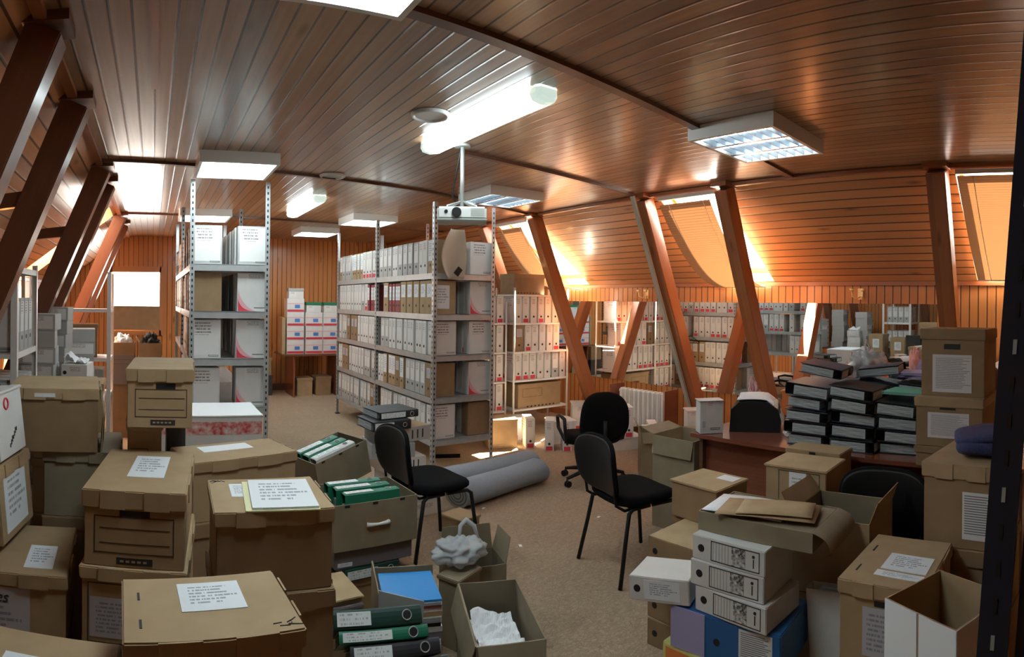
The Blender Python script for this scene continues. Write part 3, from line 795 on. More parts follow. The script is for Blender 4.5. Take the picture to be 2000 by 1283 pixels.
def lq(label, FL, FR, BK, ztop, h, dmax=None, **kw):
    c, w, d, rz = from_quad(FL, FR, BK, ztop)
    if dmax and d > dmax:
        d = dmax; a = G(*FL, ztop); c = corner(a, w, d, rz)
    r = lidded(label, c, ztop - h, w, d, h, rz, **kw)
    return r, c, w, d, rz, ztop - h
def under(info, label, h, grow=.0, shift=(0, 0), **kw):
    """a carton that carries the one above it"""
    _, c, w, d, rz, zb = info
    r = lidded(label, (c[0] + shift[0], c[1] + shift[1]), zb - h - .0005, w + grow, d + grow, h, rz, **kw)
    return r, (c[0] + shift[0], c[1] + shift[1]), w + grow, d + grow, rz, zb - h - .0005

# left foreground stacks
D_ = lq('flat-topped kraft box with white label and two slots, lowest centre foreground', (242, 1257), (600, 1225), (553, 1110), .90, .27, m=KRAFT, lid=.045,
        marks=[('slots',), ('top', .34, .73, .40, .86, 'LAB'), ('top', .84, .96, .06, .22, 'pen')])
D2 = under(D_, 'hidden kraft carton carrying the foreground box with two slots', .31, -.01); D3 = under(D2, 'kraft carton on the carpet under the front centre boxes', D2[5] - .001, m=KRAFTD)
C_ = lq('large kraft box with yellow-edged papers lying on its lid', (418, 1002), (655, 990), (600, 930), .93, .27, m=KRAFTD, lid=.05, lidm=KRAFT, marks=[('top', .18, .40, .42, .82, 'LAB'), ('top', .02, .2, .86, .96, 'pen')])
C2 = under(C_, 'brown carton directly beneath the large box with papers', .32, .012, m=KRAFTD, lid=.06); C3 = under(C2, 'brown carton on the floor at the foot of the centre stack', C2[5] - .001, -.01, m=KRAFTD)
L1 = lq('kraft box with printed drawer frame and white label on its lid', (160, 953), (365, 965), (368, 882), .95, .27, m=KRAFT, lid=.065,
        marks=[('top', .36, .74, .30, .82, 'LAB'), ('front', .10, .90, .18, .66, 'drawer'), ('front', .36, .66, .66, .74, 'grip'), ('front', .33, .69, .04, .13, 'logo')])
L12 = under(L1, 'pale-lidded kraft box carrying the drawer-print box', .28, .012, m=KRAFT, lidm=KRAFT2, lid=.045, marks=[('front', .08, .70, .12, .62, 'LABG'), ('front', .06, .94, .05, .80, 'frame'), ('front', .40, .54, .66, .78, 'grip')])
L13 = under(L12, 'kraft box on the carpet beneath the pale-lidded box', L12[5] - .001, -.01)
L2 = lq('kraft box with printed drawer frame, highest one beside the left rack', (245, 720), (380, 722), (375, 697), 1.32, .25, dmax=.5, m=KRAFT, lid=.055,
        marks=[('front', .12, .92, .18, .66, 'drawer'), ('front', .44, .74, .66, .76, 'grip'), ('front', .36, .74, .05, .14, 'logo'), ('left', .2, .8, .3, .7, 'LAB')])
q = L2
lidded('rounded kraft carton partly hidden below the high drawer-print box', (-.03, 2.87), q[5] - .331, .17, .42, .33, 0, m=KRAFT, lid=.05, marks=[('front', .1, .6, .1, .6, 'frame')])
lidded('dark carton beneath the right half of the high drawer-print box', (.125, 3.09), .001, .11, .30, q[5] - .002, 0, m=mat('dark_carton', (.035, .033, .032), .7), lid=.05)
lidded('kraft carton on the carpet under the high drawer-print box', (-.03, 2.85), .001, .19, .44, q[5] - .331 - .002, 0, m=KRAFTD, lid=.06)
E_ = lq('kraft box with a narrow white slip on its lid behind the centre box', (375, 905), (582, 880), (563, 850), .885, .275, m=KRAFT, lid=.05, dmax=.44, marks=[('top', .22, .70, .50, .84, 'SNOW'), ('left', .2, .8, .3, .7, 'LABG')])
E2 = under(E_, 'kraft box beneath the one with the narrow white slip', .31, .0, m=KRAFTD); E3 = under(E2, 'kraft box on the carpet behind the centre stack', E2[5] - .001, -.01, m=KRAFT)
# bottom-left corner and left edge
F_c = corner((-.52, 1.13), .42, .40, DEG(-5))
Fb = lidded('kraft box with a white list label, lowest left corner of the picture', F_c, .46, .42, .40, .28, DEG(-5), m=KRAFT, lid=.05, marks=[('top', .34, .78, .12, .74, 'LAB'), ('top', .0, .08, .5, .9, 'pen')])
lidded('kraft carton hidden beneath the lowest left corner box', F_c, .001, .40, .38, .4585, DEG(-5), m=KRAFTD, lid=.06)
Kc = corner((-.74, 2.05), .45, .46, DEG(3))
Kb = lidded('wide kraft box with a handwritten paper on its front at the left edge', Kc, .34, .45, .46, .28, DEG(3), m=KRAFT, lid=.05,
            marks=[('top', .62, .86, .12, .55, 'LAB'), ('front', .02, .70, .04, .80, 'LABG')])
lidded('kraft carton on the carpet under the box with handwritten paper', Kc, .001, .43, .44, .338, DEG(3), m=KRAFTD, lid=.06)
def words(parent, text, loc, size, rot, m, name='handwriting', shear=.25, ext=.0004):
    cu = bpy.data.curves.new(name, 'FONT'); cu.body = text; cu.size = size; cu.extrude = ext; cu.shear = shear; cu.materials.append(m)
    o = bpy.data.objects.new(name, cu); COL.objects.link(o)
    dg = bpy.context.evaluated_depsgraph_get(); me = bpy.data.meshes.new_from_object(o.evaluated_get(dg)); bpy.data.objects.remove(o)
    o = bpy.data.objects.new(name, me); COL.objects.link(o); o.parent = parent; o.location = loc; o.rotation_euler = rot
    if not me.materials: me.materials.append(m)
    return o
words(Kb, 'opes', (-.105, -.2245, .170), .058, (PI / 2, 0, 0), PRINTB)
H_ = lidded('upright kraft box leaning at the left edge with white label on its side', (-.655, 2.38), .642, .26, .36, .30, DEG(-8), m=KRAFT, lid=.05, tilt=(0, DEG(-6)),
            marks=[('right', .14, .82, .10, .88, 'LAB'), ('right', .18, .42, .74, .86, 'grip')])
Wb = lidded('white printed box with red ring mark tilted at the far left edge', (-.672, 2.385), .955, .24, .30, .27, DEG(-8), m=WHITEB, lid=.012, tilt=(0, DEG(-7)), marks=())
mb = MB(); fr = face_frame('right', .224, .284, .27)
o_, u_, v_, n_, W_, H__ = fr; cc = o_ + u_ * .105 + v_ * .215
mb.tube([cc + n_ * .002 + (u_ * math.cos(t) + v_ * math.sin(t)) * .022 for t in [2 * PI * k / 20 for k in range(21)]], .004, RED, 6); mb.build('red_ring', Wb)
for q_ in range(7):
    mb = MB(); A_ = o_ + u_ * (.11 + q_ * .013) + v_ * (.035 + q_ * .009) + n_ * .001; mb.tube([A_, A_ + u_ * .004 + v_ * (.016 + .004 * (q_ % 3))], .0028, PRINTB, 5); mb.build('ink_stroke', Wb)
J_ = lidded('kraft box with a folded lid directly beneath the big shadowed box', (-.325, 2.87), .615, .36, .42, .30, DEG(2), m=KRAFTG, lid=.05)
lidded('kraft carton on the carpet beneath the shadowed left boxes', (-.325, 2.87), .001, .36, .42, .6135, DEG(2), m=KRAFTD, lid=.06)
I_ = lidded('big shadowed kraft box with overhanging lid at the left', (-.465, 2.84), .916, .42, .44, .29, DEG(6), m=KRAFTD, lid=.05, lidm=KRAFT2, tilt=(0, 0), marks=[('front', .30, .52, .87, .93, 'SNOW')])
mb = MB()   # its open side flap hangs down with a sticker
for i in range(5):
    pass
A = [Vector((.212, -.20, .285)), Vector((.212, .10, .285)), Vector((.235, .09, .16)), Vector((.225, -.20, .15)), Vector((.215, -.20, 0)), Vector((.222, .08, .02))]
mb.hexa([A[0], A[1], A[1] + Vector((.006, 0, 0)), A[0] + Vector((.006, 0, 0)), A[3], A[2], A[2] + Vector((.006, 0, 0)), A[3] + Vector((.006, 0, 0))][::1], KRAFT)
mb.hexa([A[3], A[2], A[2] + Vector((.006, 0, 0)), A[3] + Vector((.006, 0, 0)), A[4], A[5], A[5] + Vector((.006, 0, 0)), A[4] + Vector((.006, 0, 0))], KRAFT)
mb.build('side_flap', I_)
mb = MB(); mb.face([(.236, -.16, .15), (.236, -.04, .15), (.2285, -.04, .03), (.2285, -.16, .03)], LAB); mb.build('paper_label', I_)

# open papers on the centre box
pp = thing('paper_stack', 'white papers in a yellow-edged folder on the large kraft box', 'papers', (C_[1][0] + .03, C_[1][1] - .035, .9315), DEG(-6))
mb = MB(); mb.box((-.12, -.155, 0), (.125, .15, .004), mat('pale_yellow_card', (.74, .72, .40), .6)); mb.build('folder', pp)
mb = MB(); mb.box((-.098, -.148, .0045), (.122, .146, .012), LAB); mb.build('sheets', pp)

# white carton with the red floral band in front of the left rack
wf = lidded('big white carton with a red floral band before the left rack', (.42, 4.36), .345, .74, .52, .455, 0, m=WHITEB, lid=.012, lidm=SNOW, marks=[('front', .0, 1.0, .70, .90, 'REDP')])
lidded('white carton on the floor under the floral-banded one', (.42, 4.36), .001, .72, .50, .343, 0, m=WHITEB, lid=.012)

# ------------------------------------------------------------------ ring binders lying flat and boxes of binders
def binder(label, loc, rz, col=BLACKC, w=.075, lab=.55, rot=None, group=None, name='ring_binder', gap=False, pages=PAGEST, D=.285, H=.315, labm=None, parent=None):
    """a lever arch file lying on its side: spine along local X facing -Y, thickness w upward"""
    root = thing(name, label, 'binder', loc, rz, group)
    if rot: root.rotation_euler = rot
    mb = MB()
    mb.box((-H / 2, -D / 2, 0), (H / 2, D / 2, .003), col); mb.box((-H / 2, -D / 2, w - .003), (H / 2, D / 2, w), col)
    n = 6
    for i in range(n):     # slightly rounded spine
        a0, a1 = -PI / 2 + PI * i / n, -PI / 2 + PI * (i + 1) / n
        y0, z0, y1, z1 = -D / 2 - .006 * math.cos(a0), w / 2 + w / 2 * math.sin(a0), -D / 2 - .006 * math.cos(a1), w / 2 + w / 2 * math.sin(a1)
        mb.face([(-H / 2, y0, z0), (H / 2, y0, z0), (H / 2, y1, z1), (-H / 2, y1, z1)], col, smooth=True)
        mb.face([(-H / 2, y0 + .004, z0), (H / 2, y0 + .004, z0), (H / 2, y1 + .004, z1), (-H / 2, y1 + .004, z1)], col, smooth=True)
    mb.build('cover', root)
    mb = MB(); mb.box((-H / 2 + .006, -D / 2 + .05, .004), (H / 2 - .008, D / 2 - .012, w * .82), pages); mb.build('page_block', root)
    mb = MB(); y = -D / 2 - .0065
    mb.face([(-H * .46, y, w * .14), (-H * .46 + H * lab, y, w * .14), (-H * .46 + H * lab, y, w * .86), (-H * .46, y, w * .86)], labm or SPL); mb.build('spine_label', root)
    mb = MB(); x = H * .33 if lab < .7 else H * .44
    ring = [Vector((x + .016 * math.cos(t), y - .0005, w / 2 + .016 * math.sin(t))) for t in [2 * PI * k / 16 for k in range(17)]]
    mb.tube(ring, .0022, STEEL, 5, caps=False); mb.cyl((x, y, w / 2), .014, -.001, HOLE, 14, axis=(0, 1, 0)); mb.build('finger_ring', root)
    return root
def flatbox(label, loc, rz, m=WHITEB, w=.10, H=.33, D=.26, style='text', rot=None, topm=None, group=None, nm='archive_box'):
    """an archive box lying on its wide side, spine facing local -Y"""
    root = thing(nm, label, nm.replace('_', ' '), loc, rz, group)
    if rot: root.rotation_euler = rot
    mb = MB(); mb.box((-H / 2, -D / 2, 0), (H / 2, D / 2, w), m, tops=topm); mb.build('body', root, bevel=.003)
    fr = face_frame('front', H, D, w)
    p = MB(); disc(p, fr, .13, .5, .015, HOLE); p.build('finger_hole', root)
    p = MB()
    if style == 'leo':
        frame_lines(p, fr, .27, .93, .10, .92, PRINTB, .003)
        decal(p, fr, .56, .74, .14, .88, LEO)
        for q in range(6): decal(p, fr, .30 + q * .042, .303 + q * .042, .14, .88, PRINTG, .001)
        decal(p, fr, .845, .858, .25, .60, PRINTB); disc(p, fr, .851, .70, .006, PRINTB)
        p.build('printed_spine', root)
    elif style == 'text':
        decalq(p, fr, .25, .95, .12, .88, TXT); p.build('print', root)
    elif style == 'lab':
        decalq(p, fr, .25, .85, .12, .88, LAB); p.build('paper_label', root)
    elif style == 'bars':
        for q in range(3): p = MB(); decal(p, fr, .55 + q * .12, .58 + q * .12, .2, .8, PRINTB); p.build('printed_bar', root)
    return root
def open_box(label, c, z, w, d, h, rz, m=KRAFT, inside=KRIN, flaps=((0, 40), (1, 60), (2, 30), (3, 70)), fl=.14, tilt=None, name='open_box', marks=(), th=.005):
    """a carton with raised or hanging flaps; flap k on front/right/back/left, angle 0 = straight up, 90 = level outward, 180 = hanging"""
    root = thing(name, label, 'box', (c[0], c[1], z), rz)
    if tilt: root.rotation_euler = (tilt[0], tilt[1], rz)
    mb = MB()
    mb.box((-w / 2, -d / 2, 0), (w / 2, d / 2, th), m, tops=inside)
    mb.hexa([Vector(p) for p in ((-w/2, -d/2, th), (w/2, -d/2, th), (w/2, -d/2+th, th), (-w/2, -d/2+th, th), (-w/2, -d/2, h), (w/2, -d/2, h), (w/2, -d/2+th, h), (-w/2, -d/2+th, h))], m)
    mb.box((-w / 2, d / 2 - th, th), (w / 2, d / 2, h), m); mb.box((-w / 2, -d / 2 + th, th), (-w / 2 + th, d / 2 - th, h), m); mb.box((w / 2 - th, -d / 2 + th, th), (w / 2, d / 2 - th, h), m)
    for q in (((-w/2+th, -d/2+th+.0006), (w/2-th, -d/2+th+.0006)), ((w/2-th-.0006, -d/2+th), (w/2-th-.0006, d/2-th)), ((w/2-th, d/2-th-.0006), (-w/2+th, d/2-th-.0006)), ((-w/2+th+.0006, d/2-th), (-w/2+th+.0006, -d/2+th))):
        (xa, ya), (xb, yb) = q; mb.face([(xa, ya, th), (xb, yb, th), (xb, yb, h - .001), (xa, ya, h - .001)], inside)
    mb.build('body', root)
    for k, ang in flaps:
        f = MB(); a = DEG(ang); W_ = w if k in (0, 2) else d
        o, u, v, n, _, _ = face_frame(('front', 'right', 'back', 'left')[k], w, d, h)
        base = o + v * h; dirn = v * math.cos(a) + n * math.sin(a); nn = dirn.cross(u).normalized()
        i0, i1 = .004, W_ - .004; tp = .012
        P = [base + u * i0, base + u * i1, base + u * (i1 - tp) + dirn * fl, base + u * (i0 + tp) + dirn * fl]
        f.hexa([P[0], P[1], P[1] + nn * .004, P[0] + nn * .004, P[3], P[2], P[2] + nn * .004, P[3] + nn * .004], m)
        f.build('flap', root)
    for mk in marks:
        f, a0, a1, b0, b1, kind = mk[:6]; p = MB(); fr = face_frame(f, w, d, h)
        if kind == 'grip': decal(p, fr, a0, a1, b0, b1, HOLE, .001); p.build('hand_hole', root)
        elif kind == 'handle':
            decal(p, fr, a0 - .02, a1 + .02, b0 - .12, b1 + .06, KRAFTD, .001)
            o, u, v, n, W_, H_ = fr; A = o + u * W_ * a0 + v * H_ * (b0 + b1) / 2; B = o + u * W_ * a1 + v * H_ * (b0 + b1) / 2
            p.tube([A + n * .004, A + n * .012 + (B - A) * .12, (A + B) / 2 + n * .016, B + n * .012 - (B - A) * .12, B + n * .004], [.013, .011, .007, .011, .013], WHITEP, 8)
            p.build('plastic_handle', root)
        elif kind == 'dots':
            for q in range(3): p = MB(); decal(p, fr, .12 + q * .33, .18 + q * .33, .93, .985, HOLE, .001); p.build('punched_slot', root)
        else: decalq(p, fr, a0, a1, b0, b1, globals()[kind], .0015); p.build('paper_label' if kind.startswith('LAB') else 'print', root)
    return root
def pile(c, z0, hs, labels, w, d, rz, ms, seed=1):
    r = random.Random(seed); z = z0
    for h, l, m in zip(hs, labels, ms):
        lidded(l, (c[0] + r.uniform(-.012, .012), c[1] + r.uniform(-.012, .012)), z, w, d, h - .0006, rz + r.uniform(-.04, .04), m=m, lid=.045); z += h
    return z

# box with a white handle, full of green binders, on a patterned grey carton
bx = (1.135, 3.0); rzb = DEG(3)
lidded('kraft carton on the carpet under the patterned grey box', (bx[0] + .01, bx[1] + .02), .001, .50, .34, .182, rzb, m=KRAFTD, lid=.04)
binder('dark green binder squeezed below the patterned grey box', (bx[0] - .02, bx[1] - .02, .184), rzb + .05, GREEND, .062)
lidded('grey patterned flat carton beneath the binder box with handle', (bx[0], bx[1]), .2475, .46, .32, .10, rzb, m=mat('mauve_grey_print', (.17, .15, .16), .5), lid=.012, name='flat_box', marks=[('front', .04, .22, .1, .3, 'LAB')])
ob = open_box('kraft box with a white plastic handle holding green binders', bx, .349, .475, .36, .235, rzb, flaps=(), marks=[('front', .38, .64, .42, .60, 'handle'), ('front', 0, 0, 0, 0, 'dots')], m=KRAFTG)
def upright_binder(label, x, y, z, rz, col, w=.075, lab=.5, tilt=0, group=None, lift=0):
    """a binder standing on its fore edge with the spine up"""
    return binder(label, (x, y, z), 0, col, w, lab, rot=(-PI / 2 + tilt, 0, rz), group=group, H=.315, D=.23)
for k, (dy, tl, cl, lb) in enumerate(((.095, -.04, GREENC, .55), (.01, -.05, GREENC, .62), (-.085, -.10, GREENC, .5))):
    upright_binder(('green binder at the back of the box with a white handle', 'middle green binder in the box with a white handle', 'green binder leaning at the front of the box with a white handle')[k],
                   bx[0] - .03 + k * .02, bx[1] + dy - .045, .349 + .125 + .02, rzb, cl, .07, lb, tilt=tl)
# tilted box of green binders behind it, on white boxes
g2 = (1.17, 3.66)
for k in range(4): flatbox(('white archive box, lowest under the tilted binder box', 'white archive box second from the carpet under the tilted binder box', 'white archive box third from the carpet under the tilted binder box', 'white archive box with round hole just under the tilted binder box')[k],
                           (g2[0] - .07 + .01 * k, g2[1] - .02 * (k % 2), .0005 + .1 * k), DEG(4 * (-1) ** k), WHITEB, .0993, .33, .28, 'text')
ob2 = open_box('tilted kraft box with a perforated rim holding green binders', g2, .452, .42, .30, .22, DEG(20), m=KRAFTG, flaps=(), tilt=(0, DEG(-13)), marks=[('front', 0, 0, 0, 0, 'dots')])
for k, (dy, cl) in enumerate(((.09, GREENC), (.00, GREENC), (-.085, WHITEB))):
    b = binder(('green binder at the back of the tilted box', 'green binder with a long white label inside the tilted box', 'white binder squeezed at the front of the tilted box')[k], (0, 0, 0), 0, cl, .072, .6, H=.315, D=.19)
    M_ = Matrix.Translation((g2[0], g2[1], .452)) @ Matrix.Rotation(DEG(20), 4, 'Z') @ Matrix.Rotation(DEG(-13), 4, 'Y') @ Matrix.Translation((-.02, dy + .0 - .036, .13)) @ Matrix.Rotation(-PI / 2, 4, 'X')
    b.location = M_.translation; b.rotation_euler = M_.to_euler()
# fanned stack of white archive boxes with two black binders on top, before the central rack
for k, (dx, dy, rz, m, st, l) in enumerate((
    (.16, -.06, 8, WHITEB, 'text', 'white archive box on the carpet at the bottom of the fanned stack'), (.13, -.05, 3, WHITEB, 'text', 'white archive box second from the bottom of the fanned stack'),
    (.09, -.03, 12, WHITEB, 'text', 'white archive box third from the bottom of the fanned stack'), (.05, .0, 4, WHITEB, 'bars', 'white archive box fourth from the bottom of the fanned stack'),
    (-.02, .02, -6, GREYB, 'bars', 'grey archive box just below the cream-topped box in the fanned stack'), (.06, .02, 14, GREYB, 'bars', 'cream-topped archive box under two black binders'))):
    flatbox(l, (1.80 + dx, 4.16 + dy, .0005 + k * .11), DEG(rz), m, .1093, .42 if k == 5 else .34, .30, st, topm=KRAFT2 if k == 5 else None)
binder('grey-black binder lying under the top black binder, fanned stack', (1.72, 4.13, .662), DEG(5), BLACKC, .07, .5)
binder('black binder with striped spine on top of the fanned stack', (1.80, 4.20, .7325), DEG(7), BLACKC, .055, .62, H=.34)
# binders lying at the bottom middle
zb = .44
lidded('kraft carton supporting the foreground green and black binders', (.79, 1.95), .001, .34, .30, .20, DEG(4), m=KRAFTD, lid=.04)
for k, (dx, rz, cl, wd, lb, l) in enumerate(((.05, 5, mat('grey_binder_board', (.10, .10, .11), .5), .05, .5, 'dark grey binder with lime label, lowest of the foreground binders'), (.03, 5, BLACKC, .05, .42, 'black binder third from the top of the foreground binder stack'),
                                               (.0, 4, GREENC, .04, .55, 'bright green binder second in the foreground binder stack'), (-.012, 3, GREEND, .06, .38, 'dark green binder on top of the foreground binder stack'))):
    u_ = (0, .058, .116, .162)[k]
    binder(l, (.80 + dx, 1.865 + u_ * .574, .30 + u_ * .82), 0, cl, wd, lb, H=.31, D=.22, labm=LIMEC if k == 0 else SPL, rot=(DEG(-35), 0, DEG(-12)))
# papers and mauve folders behind those binders
lidded('kraft flat carton with an arched lid line behind the foreground binders', (.81, 2.57), .275, .24, .26, .03, DEG(4), m=KRAFT2, lid=.01, name='flat_box')
for k, (z_, m_, l) in enumerate(((.001, KRAFTD, 'brown carton on the carpet behind the foreground binders'), (.185, mat('mauve_paper', (.22, .19, .20), .6), 'mauve-grey paper carton under the arched kraft lid'))):
    lidded(l, (.81, 2.56), z_, .23, .26, (.183, .089)[k], DEG(4), m=m_, lid=.02)

# grey printed carton side with a stack of folders topped by a blue one
sb = thing('magazine_carton', 'grey printed carton standing open beside the blue-topped folder stack', 'carton', (1.08, 2.27, .001), DEG(-16))
mb = MB(); mb.box((-.155, -.16, 0), (-.149, .15, .45), KRAFTG); mb.box((-.149, .144, 0), (.125, .15, .42), KRAFTG); mb.box((-.149, -.16, 0), (.125, .144, .006), KRAFTG); mb.build('carton_walls', sb)
mb = MB(); mb.hexa([Vector(p) for p in ((-.155, -.165, .03), (.0, -.20, .03), (.0, -.195, .03), (-.155, -.160, .03), (-.155, -.165, .47), (.02, -.21, .44), (.02, -.205, .44), (-.155, -.160, .47))], GREYB); mb.build('side_panel', sb)
mb = MB(); mb.hexa([Vector(p) for p in ((-.13, -.174, .16), (-.05, -.192, .16), (-.05, -.188, .16), (-.13, -.170, .16), (-.128, -.176, .33), (-.045, -.196, .33), (-.045, -.191, .33), (-.128, -.171, .33))], PRINTG); mb.build('print', sb)
z = .009
cols = [KRAFTD, YELLOWC, mat('pale_green_card', (.40, .50, .30), .6), GREYB, SNOW, mat('mauve_paper', (.22, .19, .20), .6), WHITEB, BLACKC, WHITEB, KRAFT, SNOW, mat('dark_red_board', (.25, .03, .035), .5), SNOW, BRBLUE]
hh = [.15, .02, .012, .03, .018, .03, .022, .018, .025, .02, .016, .008, .016, .010]
nm = ['brown', 'yellow', 'pale green', 'grey', 'white', 'mauve', 'off-white', 'black', 'thick white', 'kraft', 'thin white', 'dark red', 'upper white', 'bright blue']
for k, (m_, h_) in enumerate(zip(cols, hh)):
    mb = MB(); mb.box((-.135, -.13, 0), (.105, .125, h_ - .0007), m_); f = mb.build('cover', None)
    rt = thing('paper_folder', nm[k] + (' folder topmost in the stack in the grey carton' if k == 13 else ' paper bundle at the bottom of the folder stack' if k == 0 else ' folder layer in the blue-topped folder stack'), 'folder', (1.085 + random.uniform(-.002, .002), 2.27 + random.uniform(-.003, .003), z), DEG(-16 + random.uniform(-1.2, 1.2)))
    f.parent = rt
    if k in (4, 8, 12): e = MB(); e.box((-.13, -.133, .002), (.10, -.129, h_ - .003), PAGEST); e.build('page_edges', rt)
    z += h_
# long open carton with white papers and a second carton with a plastic bag behind it
oc = open_box('long open kraft carton spilling white papers at the bottom middle', (1.37, 2.03), .001, .27, .50, .34, DEG(-22), m=KRAFTG, flaps=((0, 155), (3, 165)), fl=.12)
def crumple(name, label, cat, loc, w, d, m, seed, h=.05, fold=3, rz=0, n=22, part='sheet'):
    root = thing(name, label, cat, loc, rz)
    def fn(u, v):
        x, y = (u - .5) * w, (v - .5) * d; q = Vector((x * 9 + seed * 5, y * 9, seed))
        return Vector((x + .008 * noise.noise(q * 1.3), y + .008 * noise.noise(q * 1.1 + Vector((5, 5, 5))), .004 + h * abs(noise.noise(q)) + h * .35 * abs(noise.noise(q * fold))))
    mb = MB(); mb.grid(n, n, fn, m, smooth=False)
    k = len(mb.v) // 2
    mb.build(part, root); return root
lidded('white paper ream inside the long open carton', (1.37, 2.03), .007, .20, .38, .20, DEG(-22), m=SNOW, lid=.01, name='paper_stack', cat='papers')
crumple('loose_paper', 'loose white sheets curling up inside the long open carton', 'papers', (1.37, 2.03, .2085),   .19, .38, SNOW, 3, .06, rz=DEG(-22))
od = open_box('open kraft carton behind the long one with a plastic bag on it', (1.60, 2.62), .001, .30, .22, .28, DEG(-14), m=KRAFTG, flaps=((1, 12), (2, 5)), fl=.13)
lidded('grey board flap box leaning under the plastic bag', (1.42, 2.44), .001, .20, .13, .33, DEG(24), m=KRAFTG, lid=.02)
bg = thing('plastic_bag', 'crumpled translucent plastic bag on the open kraft cartons', 'bag', (1.46, 2.52, .335), DEG(15))
mb = MB(); mb.blob((0, 0, .055), .14, .11, .055, BAG, 3, .30, 26, 3.0); mb.build('bag_body', bg)
mb = MB(); mb.tube([(.06, .06, .08), (.09, .08, .13), (.13, .08, .15), (.16, .05, .12), (.15, .01, .07)], [.008, .012, .014, .012, .008], BAG, 8); mb.build('bag_handle', bg)
lidded('flat kraft parcel on the carpet beneath the black chair', (2.12, 3.64), .001, .20, .22, .10, DEG(15), m=KRAFT, lid=.02, name='flat_box')

# ------------------------------------------------------------------ right foreground
LEAN = DEG(-88)
c1 = corner((1.90, 1.43), .33, .26, LEAN)
lidded('kraft carton on the carpet under the yellow-green binder, right stack', (2.02, 1.29), .001, .40, .26, .135, LEAN, m=KRAFTD, lid=.04)
binder('yellow-green binder with an orange stripe at the foot of the right stack', (2.01, 1.38, .137), LEAN, YELLOWC, .10, .6, labm=ORANGEC, H=.36)
bb = thing('archive_box', 'wide blue archive box with a large white list, under three white ones', 'archive box', (2.03, 1.29, .2375), DEG(-84))
mb = MB(); mb.box((-.24, -.15, 0), (.24, .14, .165), BLUEC); mb.build('body', bb, bevel=.004)
mb = MB(); fr = face_frame('front', .48, .30, .165); decalq(mb, fr, .64, .93, .04, .93, LABL); mb.build('paper_label', bb)
mb = MB(); decal(mb, fr, .0, .33, .0, 1.0, LILAC, .003); mb.build('lilac_wrap', bb)
mb = MB(); disc(mb, fr, .44, .45, .014, HOLE); mb.build('finger_hole', bb)
flatbox('white archive box with mottled print, lowest of three in the right stack', (2.01, 1.245, .404), DEG(-91), w=.10, style='leo')
flatbox('white archive box with mottled print, middle of three in the right stack', (2.015, 1.275, .505), DEG(-87), w=.10, style='leo')
flatbox('white archive box with mottled print, topmost of three in the right stack', (2.02, 1.27, .606), DEG(-88), w=.095, style='leo')
flatbox('white archive box jutting out left of the mottled-print boxes', (1.92, 1.585, .404), DEG(-70), w=.10, H=.26, D=.20, style='lab', rot=(0, DEG(-4), DEG(-70)))
ty = thing('cardboard_tray', 'shallow kraft tray with curved flap on top of the right stack', 'tray', (2.10, 1.20, .7025), DEG(-86))
mb = MB()
for q in (((-.25, -.15, 0), (.25, .15, .005)), ((-.25, -.15, .005), (.25, -.145, .075)), ((-.25, .145, .005), (.25, .15, .075)), ((-.25, -.145, .005), (-.245, .145, .075)), ((.245, -.145, .005), (.25, .145, .075))): mb.box(*q, KRAFTG)
mb.build('tray_walls', ty)
mb = MB(); mb.grid(10, 2, lambda u, v: Vector((.25 + .07 * math.sin(u * 1.8), -.15 + .30 * v, .075 - .075 * u + .012 * math.sin(u * PI))), KRAFTG); mb.build('curved_flap', ty)
mb = MB(); mb.box((-.24, -.14, .06), (.24, .14, .072), KRAFTG); mb.build('contents_board', ty)
for k, (dx, dy, z_, a, m_, l, w_, d_) in enumerate(((.0, .08, .7785, -80, SNOW, 'white sheet lying under kraft boards on the right stack', .34, .22), (-.015, -.02, .7885, -74, KRAFT, 'larger kraft board sheet lying on the right stack', .40, .20), (-.01, -.05, .7995, -70, KRAFT2, 'smaller kraft board sheet, topmost on the right stack', .30, .17))):
    rt = thing('cardboard_sheet', l, 'cardboard', (2.08 + dx, 1.20 + dy, z_), DEG(a), None); mb = MB()
    mb.grid(8, 4, lambda u, v: Vector(((u - .5) * w_, (v - .5) * d_, .002 + .006 * math.sin(u * 3))), m_, smooth=True); o = mb.build('sheet', rt)
    md = o.modifiers.new('thickness', 'SOLIDIFY'); md.thickness = .003; md.offset = 1
z = .0
for k in range(4):
    flatbox(('brown archive box on the carpet, lowest in the left column of the right pile', 'brown archive box second from the carpet, left column of the right pile', 'brown archive box third from the carpet, left column of the right pile', 'brown archive box with an arched line, top of the left column')[k],
            (2.268, 1.705, .0006 + k * .128), DEG(-87 + (-1) ** k * 1.5), KRAFTD, .127, .34, .30, 'none', topm=KRAFT2)
pile((2.575, 1.83), .0006, (.25, .26), ('kraft carton on the carpet beneath the pale-topped box', 'kraft carton directly beneath the pale-topped box'), .31, .29, DEG(-90), (KRAFTD, KRAFTD))
lq('pale-topped kraft box behind the brown column with a dark notch', (1308, 935), (1400, 960), (1445, 930), .70, .187, m=KRAFTD, lidm=KRAFT2, lid=.012, dmax=.28, marks=[('front', .55, .66, .93, .985, 'grip'), ('top', .55, .9, .62, .9, 'SNOW')])
B5 = lq('kraft box with framed print and tall white label before the desk', (1492, 905), (1615, 922), (1648, 895), .80, .21, m=KRAFT, lidm=KRAFT2, lid=.012, dmax=.28, marks=[('front', .22, .90, .02, .90, 'frame'), ('front', .40, .68, .04, .88, 'LAB')])
pile((B5[1][0], B5[1][1]), .0006, (.29, .299), ('kraft carton on the carpet below the framed-print box', 'kraft carton directly below the framed-print box'), .34, .27, B5[4], (KRAFTD, KRAFT))
